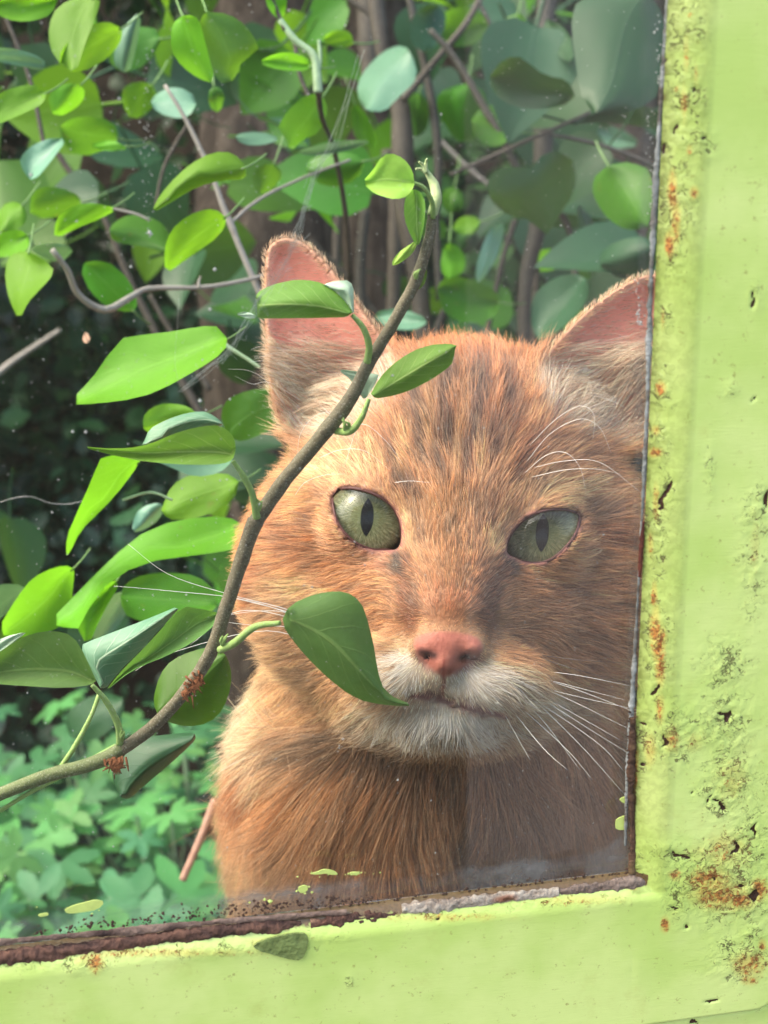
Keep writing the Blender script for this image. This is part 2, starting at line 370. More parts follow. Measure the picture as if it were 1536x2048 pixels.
MFILM = M_.done(M_.n('MixShader', {0: fac, 1: M_.n('BsdfTransparent').outputs[0], 2: dd_}).outputs[0])
fo = mesh('grime_haze_film', np.stack([A.ravel() + cx0, 0 * A.ravel() + .0008, B.ravel() + cz0], 1), grid_faces(A.shape[0], A.shape[1]), MFILM, win)
setattr_(fo, 'grime_haze_amount', dens); tag(fo, kind='stuff')

# ---- rusty bead and old putty along the foot of the glass, putty line up the side
def lumpy(name, pts, rad, cols, seed, flat=.6, ns=26, n=None, lump=.62, yo=-.0026, par=win, hi=.0006):
    """pts photo px on the frame plane; rad in px"""
    px_c = catmull(pts, n or 700); rr = np.interp(np.linspace(0, 1, len(px_c)), np.linspace(0, 1, len(rad)), rad)
    u_, v_ = uv(px_c[:, 0], px_c[:, 1])
    path = np.stack([u_ + cx0, np.full(len(u_), yo), v_ + cz0], 1)
    v, f = tube_data(path, rr * .000118, ns, True, 0)
    q = v * np.array([.36, 1, 1]); nn = fbm(q, .0034, seed, 4); n2_ = fbm(v * np.array([.7, 1, 1]), .0009, seed + 5, 3)
    ctr = np.repeat(path, ns, 0)
    v = ctr + (v - ctr) * (1 + lump * nn + .5 * n2_)[:, None]
    v[:, 1] = ctr[:, 1] + (v[:, 1] - ctr[:, 1]) * flat
    o = mesh(name, v, f, MPUTTY, par)
    w_ = np.clip(.5 + .9 * nn + .4 * n2_, 0, 1)[:, None]
    hi_ = np.clip((v[:, 2] - ctr[:, 2]) / (rr.mean() * .000118), -1, 1)[:, None]
    c = np.array(cols[0]) * (1 - w_) + np.array(cols[1]) * w_
    if len(cols) > 2:
        k_ = np.clip(vnoise(q, .0028, seed + 9) * 2 - .5, 0, 1)[:, None]; c = c * (1 - k_) + np.array(cols[2]) * k_
    setattr_(o, 'tint', s2l(np.clip(c, 0, 255)), 'FLOAT_COLOR')
    return o
M_ = Mat('rust_and_putty'); tc = M_.attr('tint', 'Color'); p = M_.obj(); n1 = M_.noise(1400, 4, p, .7)
c = M_.mix(M_.math('MULTIPLY', M_.sm(n1, .4, .7), .45), tc, M_.mix(.5, tc, (.02, .012, .008, 1)))
MPUTTY = M_.done(M_.pbr(c, .75, .35, M_.bump(n1, .9, .0006)))
lumpy('rust_bead', [(-60, 1912), (60, 1897), (180, 1880), (300, 1866), (420, 1852), (520, 1842), (600, 1834)], [15, 17, 13, 12, 16, 17, 7], [(52, 36, 30), (116, 82, 64), (176, 134, 106)], 5)
lumpy('rust_bead', [(-60, 1878), (100, 1862), (260, 1848), (420, 1832), (560, 1822), (690, 1812)], [7, 6, 8, 5, 7, 6], [(84, 66, 56), (150, 126, 108), (56, 40, 34)], 25, yo=-.0024)
lumpy('rust_bead', [(618, 1838), (680, 1832), (740, 1824), (812, 1818)], [14, 18, 17, 12], [(56, 38, 30), (120, 80, 60), (176, 140, 110)], 35)
lumpy('putty', [(800, 1804), (860, 1798), (940, 1789), (1030, 1780), (1110, 1772)], [9, 16, 13, 12, 10], [(120, 104, 88), (196, 186, 166), (120, 76, 54)], 45)
lumpy('putty', [(1090, 1778), (1150, 1768), (1210, 1761), (1262, 1754), (1282, 1752)], [10, 15, 14, 16, 8], [(96, 80, 68), (156, 138, 122), (70, 46, 36)], 55)
lumpy('putty', [(1336, -20), (1327, 120), (1318, 250), (1310, 380), (1303, 520), (1298, 640), (1294, 800), (1288, 940), (1281, 1080), (1273, 1230), (1266, 1360), (1259, 1480), (1253, 1600), (1250, 1690)], [4, 5, 3, 6, 4, 6, 3, 5, 2, 3, 5, 6, 4, 3], [(120, 122, 114), (168, 170, 162), (96, 88, 76)], 65, n=1200, lump=.4, ns=10, yo=-.0002)
lumpy('rust_bead', [(1262, 1430), (1261, 1500), (1258, 1560), (1262, 1640), (1262, 1740)], [5, 9, 8, 4, 8], [(52, 36, 26), (104, 76, 54), (130, 110, 70)], 75, yo=-.0012, ns=12)
lumpy('rust_bead', [(1284, 1040), (1280, 1090), (1276, 1150)], [3, 5, 3], [(70, 34, 26), (120, 60, 40)], 85, yo=-.001, ns=10, n=60)
# crumbs of rust and dirt along the ledge of the bead
def crumbs(name, spots, mat, tag_kind='stuff', par=win, y0=-.0006):
    V_, F_ = [], []
    base_v = np.array([(0, 0, 1), (1, 0, 0), (0, 1, 0), (-1, 0, 0), (0, -1, 0), (0, 0, -1)], float); base_f = [(0, 1, 2), (0, 2, 3), (0, 3, 4), (0, 4, 1), (5, 2, 1), (5, 3, 2), (5, 4, 3), (5, 1, 4)]
    for (x, y, r) in spots:
        a, b = uv(x, y); o = np.array([a + cx0, y0, b + cz0])
        s = r * .000118 * (0.6 + .8 * rng.random((6, 3))); s[:, 1] *= .6
        k = len(V_) * 6; V_.append(o + base_v * s); F_ += [tuple(k + i for i in f) for f in base_f]
    o = mesh(name, np.concatenate(V_), F_, mat, par, smooth=False); tag(o, kind=tag_kind); return o
MCR = plain('dark_crumbs', rgb(74, 58, 48), .9, .1, .5, 900)
sp_ = []
for _ in range(900):
    x = rng.uniform(60, 1262); yb = np.interp(x, [0, 300, 600, 900, 1255], [1866, 1836, 1806, 1786, 1748])
    dens_ = np.interp(x, [0, 200, 420, 480, 600, 800, 1000, 1100, 1260], [.3, .5, .6, 1, .9, .25, .2, .8, 1])
    if rng.random() < dens_: sp_.append((x, yb + rng.normal(0, 7), rng.uniform(1.2, 4.2)))
for _ in range(220): sp_.append((rng.normal(1262, 6), rng.uniform(1420, 1765), rng.uniform(1, 3.2)))
crumbs('crumbs', sp_, MCR)
MCH = plain('paint_flecks', rgb(190, 205, 110), .6, .3, .15, 700)
sp_ = [(rng.normal(150, 30), rng.normal(1820, 6), rng.uniform(1, 2.5)) for _ in range(12)]
sp_ += [(rng.normal(640, 30), rng.normal(1750, 3), rng.uniform(1, 2.5)) for _ in range(10)] + [(rng.normal(715, 20), rng.normal(1750, 2), rng.uniform(1, 2.4)) for _ in range(12)]
sp_ += [(rng.normal(605, 10), rng.normal(1782, 6), rng.uniform(1, 3)) for _ in range(10)] + [(540, 1806, 5), (530, 1803, 4), (500, 1808, 3)]
crumbs('paint_flecks', sp_, MCH, y0=.0006)
MDU = plain('dust', rgb(168, 168, 156), .9, .1, .2, 900)
sp_ = [(rng.uniform(0, 1290), rng.uniform(0, 1760), rng.uniform(.6, 1.15) * (1 if rng.random() < .93 else 1.8)) for _ in range(1500)]
sp_ += [(rng.normal(295, 6), rng.uniform(90, 480), rng.uniform(.6, 1.6)) for _ in range(70)]
sp_ += [(262, 535, 3.4), (300, 466, 4), (797, 1563, 3.2), (145, 865, 3), (172, 866, 3), (400, 804, 4), (420, 620, 3), (430, 540, 3), (62, 350, 3.5), (520, 1010, 2.5), (302, 470, 3), (460, 800, 2.5)]
sp_ += [(rng.normal(680, 3), rng.normal(1494, 6), rng.uniform(1, 2)) for _ in range(6)] + [(rng.normal(1280, 5), rng.normal(635, 14), rng.uniform(1.5, 3.4)) for _ in range(14)] + [(rng.normal(1272, 3), rng.uniform(560, 600), 2) for _ in range(5)]
sp_ += [(rng.normal(1318, 3), rng.uniform(30, 170), rng.uniform(1, 2.6)) for _ in range(16)] + [(rng.normal(1303, 4), rng.uniform(220, 480), rng.uniform(.8, 2.2)) for _ in range(30)]
crumbs('dust_specks', sp_, MDU, y0=.0006)
# peeled flap of darker old paint hanging from the bead
def plate(name, outline, y0, th, mat, par, wav=.0):
    o = chaikin_(outline, 1); n = len(o); u_, v_ = uv(o[:, 0], o[:, 1])
    F = [list(range(n)), [n + k for k in range(n)][::-1]] + [[k, n + k, n + (k + 1) % n, (k + 1) % n] for k in range(n)]
    a = np.stack([u_ + cx0, np.full(n, y0), v_ + cz0], 1); b = a.copy(); b[:, 1] -= th
    return mesh(name, np.vstack([a, b]), F, mat, par, smooth=False)
def chaikin_(p, n=2):
    p = np.asarray(p, float)
    for _ in range(n):
        q = np.roll(p, -1, 0); p = np.stack([p * .75 + q * .25, p * .25 + q * .75], 1).reshape(-1, 2)
    return p
MFLAP = plain('old_green_paint', rgb(112, 126, 70), .6, .3, .55, 500, .5)
plate('paint_flap', [(500, 1862), (540, 1846), (600, 1836), (613, 1848), (608, 1872), (598, 1892), (575, 1890), (540, 1880), (512, 1872)], -.0049, .0005, MFLAP, win)
for o_ in ([(617, 1750), (634, 1747), (646, 1741), (660, 1742), (672, 1746), (677, 1752), (662, 1752), (650, 1749), (636, 1752)], [(128, 1822), (150, 1812), (176, 1806), (190, 1802), (210, 1806), (196, 1822), (160, 1828), (134, 1830)], [(75, 1832), (94, 1828), (98, 1833), (80, 1837)],
           [(698, 1748), (716, 1746), (722, 1751), (704, 1753)], [(1234, 1640), (1256, 1632), (1257, 1662), (1233, 1662), (1232, 1650)], [(1239, 1600), (1257, 1594), (1257, 1610), (1246, 1608)], [(598, 1776), (612, 1772), (618, 1782), (604, 1790), (596, 1784)]):
    plate('paint_fleck', o_, .0007, .00025, MCH, win)
# unseen pale panel added behind the camera; its reflection veils the right of the glass
MVEILPANEL = plain('reflected_panel', (.36, .31, .30, 1), .9, .1, .08, 4)
ex = []
for py in (1700,):
    r = R @ ray(940, py); t = (1.15 - CAMLOC[1]) / r[1]; ex.append((CAMLOC + r * t)[0])
print('veil edge x', ex)
wl = box('wall', (ex[0], -1.154, .0), (ex[0] + 1.3, -1.15, 1.75), MVEILPANEL, None); tag(wl, kind='structure')
# sill wall the frame is set in, outside ledge the cat sits on
MST = plain('grey_stone', (.22, .21, .19, 1), .9, .2, .35, 14, .6)
lg = box('wall', (cx0 - .9, .024, 0), (cx0 + .9, .20, cz0 - .30), MST, None, .006); tag(lg, kind='structure')
# ================================================================= the cat
# authored in the camera frame in millimetres: X right, Y depth, Z up
def M3(px, py, d): return np.array([(px - 768) * K * d, d, (1024 - py) * K * d])
def dell(p, c, r, rot=0.0):
    q = p - c
    if rot:
        cs, sn = math.cos(rot), math.sin(rot)
        q = np.stack([q[:, 0] * cs + q[:, 2] * sn, q[:, 1], -q[:, 0] * sn + q[:, 2] * cs], 1)
    r = np.asarray(r, float)
    k0 = np.linalg.norm(q / r, axis=1); k1 = np.linalg.norm(q / r ** 2, axis=1) + 1e-9
    return k0 * (k0 - 1) / k1
def dcap(p, a, b, ra, rb):
    ab = b - a; h = np.clip(((p - a) @ ab) / np.dot(ab, ab), 0, 1)
    return np.linalg.norm(p - a - h[:, None] * ab, axis=1) - (ra + (rb - ra) * h)
def smin(a, b, k):
    h = np.clip(.5 + .5 * (b - a) / k, 0, 1)
    return b + (a - b) * h - k * h * (1 - h)
def smax(a, b, k): return -smin(-a, -b, k)
def dpoly(q, pts):
    """signed 2D polygon distance"""
    pts = np.asarray(pts, float); d = np.full(len(q), 1e18); ins = np.zeros(len(q), bool)
    for i in range(len(pts)):
        a = pts[i]; b = pts[i - 1]
        e = b - a; w = q - a
        t = np.clip((w @ e) / np.dot(e, e), 0, 1)
        d = np.minimum(d, ((w - t[:, None] * e) ** 2).sum(1))
        c1 = (q[:, 1] >= a[1]) != (q[:, 1] >= b[1])
        with np.errstate(divide='ignore', invalid='ignore'):
            xx = a[0] + (q[:, 1] - a[1]) * e[0] / (e[1] if e[1] else 1e-9)
        ins ^= c1 & (q[:, 0] < xx)
    return np.sqrt(d) * np.where(ins, -1, 1)
def chaikin(p, n=2):
    p = np.asarray(p, float)
    for _ in range(n):
        q = np.roll(p, -1, 0); p = np.stack([p * .75 + q * .25, p * .25 + q * .75], 1).reshape(-1, 2)
    return p
def topx(p): return 768 + p[:, 0] / p[:, 1] / K, 1024 - p[:, 2] / p[:, 1] / K

EYE_L = chaikin([(663, 1000), (672, 980), (702, 974), (748, 986), (784, 1010), (801, 1045), (803, 1078), (797, 1099), (775, 1100), (745, 1101), (705, 1084), (674, 1046)])
EYE_R = chaikin([(1013, 1108), (1013, 1088), (1024, 1064), (1050, 1036), (1088, 1020), (1130, 1018), (1160, 1028), (1156, 1062), (1131, 1098), (1094, 1126), (1052, 1126), (1026, 1114)])
EAR_L = chaikin([(531, 540), (538, 500), (566, 482), (604, 486), (650, 524), (700, 588), (748, 655), (785, 700), (830, 800), (800, 900), (640, 910), (575, 870), (546, 822), (538, 745), (531, 640)])
EAR_R = chaikin([(1055, 752), (1100, 694), (1170, 622), (1240, 572), (1300, 550), (1345, 556), (1362, 600), (1366, 750), (1352, 850), (1300, 905), (1150, 905), (1040, 860)])
EARD = {0: 450.0, 1: 446.0}
def ear_shell(p, poly, d0, lean):
    # outline lives at the ear's own distance, in true mm
    pm = np.stack([(poly[:, 0] - 768) * K * d0, (1024 - poly[:, 1]) * K * d0], 1)
    q = p[:, [0, 2]]
    near = (np.abs(p[:, 1] - d0) < 28) & (q[:, 0] > pm[:, 0].min() - 12) & (q[:, 0] < pm[:, 0].max() + 12) & (q[:, 1] > pm[:, 1].min() - 12) & (q[:, 1] < pm[:, 1].max() + 12)
    out = np.full(len(p), 12.0)
    if near.any():
        d2 = dpoly(q[near], pm)
        dep = np.clip(-d2, 0, 16)
        cup = 9 * (1 - np.exp(-dep / 6.5))
        ys = d0 - 7 + cup
        th = 1.5 + 1.2 * np.clip(dep / 14, 0, 1)
        out[near] = smax(d2 + .2, np.abs(p[near, 1] - ys) * .8 - th, 1.2)
    return out
def head_base(p):
    d = dell(p, M3(915, 978, 458), (50, 50, 46))
    d = smin(d, dell(p, M3(905, 1050, 432), (41, 27, 25)), 14)            # brow and orbits
    for x, y in ((640, 1135), (1186, 1160)):
        d = smin(d, dell(p, M3(x, y, 448), (25, 29, 31)), 16)              # cheeks
    for x, y in ((700, 1245), (1104, 1268)):
        d = smin(d, dell(p, M3(x, y, 440), (23, 26, 23)), 14)              # jowls
    d = smin(d, dell(p, M3(890, 1372, 422), (33, 30, 20)), 14)             # jaw
    d = smin(d, dcap(p, M3(905, 1060, 414), M3(894, 1235, 391), 16.5, 11.5), 9)   # bridge
    d = smin(d, dell(p, M3(896, 1225, 418), (33, 25, 25)), 12)            # upper jaw, fills the cheeks beside the nose
    for x, y in ((812, 1350), (970, 1362)):
        d = smin(d, dell(p, M3(x, y, 391.5), (16, 14, 10.5)), 7)           # whisker pads
    d = smin(d, dell(p, M3(888, 1434, 395.5), (16, 14, 8.0)), 5)             # chin
    # nose leather
    n = dell(p, M3(896, 1286, 382.5), (9.5, 6.0, 5.0))
    n = smin(n, dell(p, M3(887, 1322, 381), (4.6, 6.2, 5.2)), 3.2)
    for x, y in ((852, 1294), (944, 1298)):
        n = smin(n, dell(p, M3(x, y, 381.5), (3.6, 5, 2.9)), 2.2)
    d = smin(d, n, 3.5)
    # nostrils, philtrum, mouth line
    for a, b in (((840, 1301, 380), (869, 1312, 379)), ((956, 1305, 380), (926, 1316, 379))):
        d = smax(d, -dcap(p, M3(*a), M3(*b), .95, 1.25), .9)
    d = smax(d, -dcap(p, M3(886, 1345, 375), M3(882, 1396, 379), .55, .8), 1.0)
    for pa, pb in (((882, 1398, 380), (830, 1394, 385)), ((882, 1398, 380), (955, 1418, 384)), ((955, 1418, 384), (1020, 1436, 392))):
        d = smax(d, -dcap(p, M3(*pa), M3(*pb), .9, .8), 1.4)
    return d
DN = -wz @ R  # world down expressed in the camera frame
DN = np.array([DN[0], DN[1], DN[2]])
HC = M3(900, 1300, 470)
def body(p):
    # chest, belly, legs follow true vertical
    base = M3(900, 1480, 489)
    d = dcap(p, M3(905, 1250, 486), base, 47, 57)
    def B(r, f, dn): return base + np.array([r, 0, 0]) + DN * dn + np.cross(np.array([1.0, 0, 0]), DN) * -f * 1.0
    d = smin(d, dcap(p, base + np.array([-6, 16, -14]), base + DN * 105 + np.array([-4, 4, 0]), 66, 70), 22)
    fw = np.cross(np.array([1.0, 0, 0]), DN); fw = fw if fw[1] > 0 else -fw
    d = smin(d, dcap(p, base + DN * 70 + fw * 30, base + DN * 150 + fw * 120, 68, 80), 30)   # back and rump
    for s in (-1, 1):
        e = base + DN * 255 + np.array([s * 27, 0, 0]) + fw * -14
        d = smin(d, dcap(p, base + DN * 100 + np.array([s * 32, 0, 0]), e, 30, 15), 14)      # forelegs
        d = smin(d, dell(p, e - fw * 12 + DN * 4, (16, 22, 12)), 6)                            # paws
        d = smin(d, dell(p, base + DN * 190 + fw * 110 + np.array([s * 55, 0, 0]), (38, 60, 60)), 16)
        d = smin(d, dcap(p, base + DN * 250 + fw * 120 + np.array([s * 58, 0, 0]), base + DN * 252 + fw * 40 + np.array([s * 60, 0, 0]), 15, 14), 8)
    return d
_eye = {}
def sdf_noeye(p):
    d = smin(head_base(p), body(p), 14)
    return d
def march(px, py, f, a=330.0, b=520.0):
    r = np.stack([(np.asarray(px) - 768) * K, np.ones(len(px)), (1024 - np.asarray(py)) * K], 1)
    t = np.full(len(px), a)
    for _ in range(90):
        t = np.minimum(t + f(r * t[:, None]) * .7, b)
    return t
for key, poly, cx, cy in (('L', EYE_L, 736, 1038), ('R', EYE_R, 1084, 1070)):
    s = march(poly[:, 0], poly[:, 1], sdf_noeye)
    rr = 11.8
    c0 = M3(cx, cy, 1.0)
    best = None
    for dd in np.arange(395, 450, .25):
        c = M3(cx, cy, dd)
        r = ray(0, 0)[None] * 0 + np.stack([(poly[:, 0] - 768) * K, np.ones(len(poly)), (1024 - poly[:, 1]) * K], 1)
        rn = r / np.linalg.norm(r, axis=1)[:, None]
        bq = rn @ c; disc = bq ** 2 - (c @ c - rr ** 2)
        t = np.where(disc > 0, bq - np.sqrt(np.maximum(disc, 0)), bq)
        e = (rn * t[:, None])[:, 1]
        err = np.mean(e - s) - 0.4
        if err >= 0: break
    _eye[key] = (c, rr, poly)
    print('eye', key, c, 'surf', s.min(), s.max())
def sdf(p):
    d = head_base(p)
    for key in 'LR':
        c, rr, poly = _eye[key]
        d = smin(d, np.linalg.norm(p - c, axis=1) - (rr + 1.1), 4.0)
    d = smin(d, ear_shell(p, EAR_L, EARD[0], -1), 7)
    d = smin(d, ear_shell(p, EAR_R, EARD[1], 1), 7)
    for key in 'LR':
        c, rr, poly = _eye[key]
        near = np.linalg.norm(p - c, axis=1) < 26
        if near.any():
            x, y = topx(p[near]); q = dpoly(np.stack([x, y], 1), poly) * K * 405
            cut = np.maximum(q, p[near, 1] - (c[1] + 1))
            d[near] = smax(d[near], -cut, .7)
    return smin(d, body(p), 14)
def grad(f, p, e=.25):
    k = np.array([[1, -1, -1], [-1, -1, 1], [-1, 1, -1], [1, 1, 1]], float)
    g = sum(k[i][None] * f(p + k[i] * e)[:, None] for i in range(4))
    return g / (4 * e)
def surface_nets(f, xs, ys, zs):
    X, Y, Z = np.meshgrid(xs, ys, zs, indexing='ij')
    pts = np.stack([X, Y, Z], -1).reshape(-1, 3); v = np.empty(len(pts))
    for a in range(0, len(pts), 200000): v[a:a + 200000] = f(pts[a:a + 200000])
    v = v.reshape(X.shape); ins = v < 0
    nx, ny, nz = v.shape
    acc = np.zeros((nx - 1, ny - 1, nz - 1, 3)); cnt = np.zeros((nx - 1, ny - 1, nz - 1))
    G = (xs, ys, zs)
    for ax in range(3):
        o = [a for a in range(3) if a != ax]
        for s0 in (0, 1):
            for s1 in (0, 1):
                sl0 = [None] * 3; sl1 = [None] * 3
                sl0[ax] = slice(0, v.shape[ax] - 1); sl1[ax] = slice(1, v.shape[ax])
                for q, s in zip(o, (s0, s1)): sl0[q] = sl1[q] = slice(s, v.shape[q] - 1 + s)
                a, b = v[tuple(sl0)], v[tuple(sl1)]
                cr = (a < 0) != (b < 0)
                t = np.where(cr, a / np.where(cr, a - b, 1), 0)
                for q in range(3):
                    g = G[q]
                    if q == ax: lo, hi = g[:-1], g[1:]
                    else:
                        s = s0 if q == o[0] else s1; lo = hi = g[s:len(g) - 1 + s]
                    sh = [1, 1, 1]; sh[q] = -1
                    acc[..., q] += np.where(cr, lo.reshape(sh) + (hi - lo).reshape(sh) * t, 0)
                cnt += cr
    act = cnt > 0; idx = np.full(act.shape, -1); idx[act] = np.arange(act.sum())
    V = acc[act] / cnt[act][:, None]; F = []
    for ax in range(3):
        o = [a for a in range(3) if a != ax]
        sl0 = [slice(1, n - 1) for n in v.shape]; sl1 = list(sl0)
        sl0[ax] = slice(0, v.shape[ax] - 1); sl1[ax] = slice(1, v.shape[ax])
        a, b = ins[tuple(sl0)], ins[tuple(sl1)]
        w = np.argwhere(a != b)
        fl = a[tuple(w.T)]
        base = w.copy()
        for q in o: base[:, q] += 1
        def cell(d0, d1):
            c = base.copy(); c[:, o[0]] -= d0; c[:, o[1]] -= d1
            return idx[tuple(c.T)]
        q4 = np.stack([cell(1, 1), cell(0, 1), cell(0, 0), cell(1, 0)], 1)
        flip = fl if ax != 1 else ~fl
        q4[~flip] = q4[~flip][:, ::-1]
        F.append(q4)
    F = np.concatenate(F); F = F[(F >= 0).all(1)]
    return V, F
def axis(lo, fine0, fine1, hi, fs, cs):
    a = np.arange(fine0, fine1, fs)
    l = fine0 - np.cumsum(cs * np.minimum(1, .6 + .1 * np.arange(60))); l = l[l > lo][::-1]
    r = a[-1] + np.cumsum(cs * np.minimum(1, .6 + .1 * np.arange(60))); r = r[r < hi]
    return np.concatenate([[lo], l, a, r, [hi]])
xs = axis(-125, -60, 105, 190, 2.1, 6); ys = axis(360, 366, 470, 780, 2.1, 8); zs = axis(-420, -80, 100, 104, 2.1, 7)
V0, F0 = surface_nets(sdf, xs, ys, zs)
print('nets', len(V0), len(F0))
tmp = bpy.data.meshes.new('tmp'); tmp.from_pydata(V0.tolist(), [], F0.tolist())
to = bpy.data.objects.new('tmp', tmp); C.objects.link(to)
ms = to.modifiers.new('s', 'SUBSURF'); ms.levels = 2; ms.subdivision_type = 'CATMULL_CLARK'
dg = bpy.context.evaluated_depsgraph_get(); dg.update()
ev = to.evaluated_get(dg); me = bpy.data.meshes.new_from_object(ev)
bpy.data.objects.remove(to)
nv = len(me.vertices); V = np.empty(nv * 3, np.float32); me.vertices.foreach_get('co', V); V = V.reshape(-1, 3).astype(float)
for it in range(4):
    f = sdf(V); g = grad(sdf, V); gl = np.linalg.norm(g, axis=1)[:, None] + 1e-6
    V -= np.clip(f[:, None] / np.maximum(gl, .5), -1.5, 1.5) * g / gl
me.vertices.foreach_set('co', V.astype(np.float32).ravel()); me.update()
N = np.empty(nv * 3, np.float32); me.vertices.foreach_get('normal', N); N = N.reshape(-1, 3).astype(float)
gchk = grad(sdf, V[:2000]);
if (gchk * N[:2000]).sum(1).mean() < 0: me.flip_normals(); N = -N; print('flipped')
print('cat verts', nv)

# ---- coat colour and the painted shade under the chin, by where it lies on the face (photo pixels are the face's own chart)
BL = []  # (px,py,rx,ry,deg,(r,g,b),strength)
def bl(*a): BL.append(a)
BASE = np.array([206, 154, 110.])
bl(905, 700, 170, 60, 0, (178, 112, 62), .8)
bl(900, 830, 120, 110, 0, (176, 112, 64), .6)
bl(660, 880, 60, 60, 0, (205, 155, 110), .5)
bl(700, 935, 90, 28, -10, (222, 188, 150), .75)
bl(1120, 985, 95, 26, 5, (224, 190, 150), .75)
bl(1180, 850, 110, 80, -30, (200, 155, 115), .6)
bl(905, 1020, 70, 70, 0, (150, 108, 66), .55)
bl(822, 1050, 17, 50, -10, (214, 180, 134), .8)
bl(985, 1085, 16, 45, 8, (214, 180, 134), .8)
bl(893, 1150, 70, 50, 0, (176, 116, 66), .7)
bl(893, 1215, 55, 40, 0, (186, 116, 78), .8)
bl(818, 1215, 20, 60, 5, (112, 62, 28), .85)
bl(975, 1200, 20, 70, -5, (116, 74, 48), .8)
bl(800, 1130, 30, 22, 0, (140, 82, 42), .6)
bl(1015, 1140, 24, 26, 0, (120, 80, 56), .75)
bl(740, 1110, 60, 14, 30, (205, 150, 130), .6)
bl(640, 1095, 80, 20, 28, (165, 105, 56), .7)
bl(575, 1080, 50, 20, 70, (160, 100, 55), .5)
bl(720, 1180, 70, 16, 18, (165, 105, 60), .5)
bl(600, 1190, 80, 40, 10, (216, 180, 138), .7)
bl(500, 1060, 40, 120, 0, (214, 156, 110), .6)
bl(515, 1170, 14, 60, 5, (150, 92, 60), .6)
bl(520, 930, 40, 60, 20, (214, 156, 105), .6)
bl(760, 1240, 40, 30, 0, (190, 135, 85), .5)
bl(790, 1342, 66, 50, 20, (250, 238, 222), 1.0)
bl(780, 1290, 40, 16, 10, (190, 145, 95), .6)
bl(960, 1368, 92, 50, 10, (250, 238, 224), 1.0)
bl(1080, 1400, 90, 36, 12, (232, 212, 190), .8)
bl(1010, 1300, 50, 26, 10, (196, 152, 108), .6)
bl(1150, 1250, 110, 60, 0, (176, 130, 95), .5)
bl(1225, 1075, 60, 16, 20, (140, 85, 60), .6)
bl(1130, 1180, 80, 18, -12, (168, 112, 72), .4)
bl(890, 1450, 115, 32, 3, (250, 240, 226), 1.0)
bl(740, 1430, 60, 26, 20, (236, 220, 200), .85)
bl(850, 1425, 80, 18, 4, (214, 170, 154), .6)
bl(640, 1390, 90, 60, 40, (190, 156, 118), .8)
bl(560, 1300, 60, 70, 0, (190, 155, 116), .7)
bl(505, 1410, 56, 90, -20, (232, 204, 176), .95)
bl(545, 1505, 84, 36, 20, (226, 196, 164), .9)
bl(450, 1380, 18, 60, -5, (206, 140, 98), .7)
bl(480, 1545, 44, 34, 20, (186, 110, 62), .9)
bl(530, 1600, 50, 30, -20, (180, 112, 70), .7)
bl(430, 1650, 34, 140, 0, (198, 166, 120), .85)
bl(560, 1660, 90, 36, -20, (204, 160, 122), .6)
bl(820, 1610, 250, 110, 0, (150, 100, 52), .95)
bl(860, 1530, 120, 50, 0, (150, 96, 48), .8)  # chest below the chin, its shade put into the coat
bl(690, 1495, 100, 26, 6, (100, 68, 38), .85)  # shadow under the jaw, painted into the coat
bl(520, 1740, 120, 50, -5, (190, 156, 112), .9)
bl(1080, 1560, 120, 80, 0, (164, 116, 84), .6)
bl(700, 1720, 120, 40, 0, (176, 132, 92), .7)
STR = []  # dark tabby strokes: polyline, width, strength
STR += [([(900, 745), (885, 830), (905, 900)], 14, .8), ([(965, 740), (955, 830), (950, 900)], 14, .7), ([(1010, 760), (1015, 840), (1000, 910)], 14, .6),
        ([(835, 780), (845, 860), (850, 930)], 12, .85), ([(790, 900), (800, 960), (830, 985)], 15, .8), ([(1040, 900), (1030, 960)], 13, .55),
        ([(870, 860), (880, 930), (890, 960)], 9, .7), ([(930, 900), (935, 960)], 10, .7), ([(985, 850), (985, 930)], 9, .6),
        ([(820, 1000), (840, 1080)], 11, .3), ([(985, 1010), (975, 1060)], 10, .35), ([(1080, 880), (1050, 930)], 10, .4)]
LIT = [([(815, 870), (805, 950)], 12, .8), ([(865, 800), (862, 900)], 10, .6), ([(915, 860), (915, 950)], 9, .65), ([(960, 880), (962, 960)], 9, .7), ([(1000, 860), (1005, 940)], 9, .5),
       ([(930, 790), (935, 850)], 8, .4)]
MK = [([(822, 1390), (882, 1398), (955, 1417), (1010, 1434)], 7, .75, (120, 80, 80)), ([(887, 1356), (884, 1396)], 5, .55, (160, 104, 100)), ([(800, 1130), (814, 1170), (820, 1240)], 17, .75, (118, 60, 24)), ([(1000, 1140), (982, 1180), (974, 1240)], 17, .7, (116, 66, 38)), ([(790, 1104), (796, 1136)], 9, .95, (36, 16, 12)), ([(1016, 1118), (1026, 1142)], 9, .95, (40, 22, 18)),
      ([(762, 1296), (790, 1300)], 5, .7, (130, 80, 44)), ([(756, 1326), (786, 1334)], 4, .6, (140, 92, 54)), ([(770, 1352), (800, 1362)], 4, .5, (150, 100, 64)), ([(1028, 1276), (1040, 1284)], 6, .8, (90, 52, 34)), ([(1010, 1312), (1050, 1326)], 6, .5, (130, 84, 54))]
def seg2(x, y, pl):
    d = np.full(x.shape, 1e9)
    for a, b in zip(pl[:-1], pl[1:]):
        ax, ay = a; bx, by = b; ex, ey = bx - ax, by - ay
        t = np.clip(((x - ax) * ex + (y - ay) * ey) / (ex * ex + ey * ey), 0, 1)
        d = np.minimum(d, np.hypot(x - ax - t * ex, y - ay - t * ey))
    return d
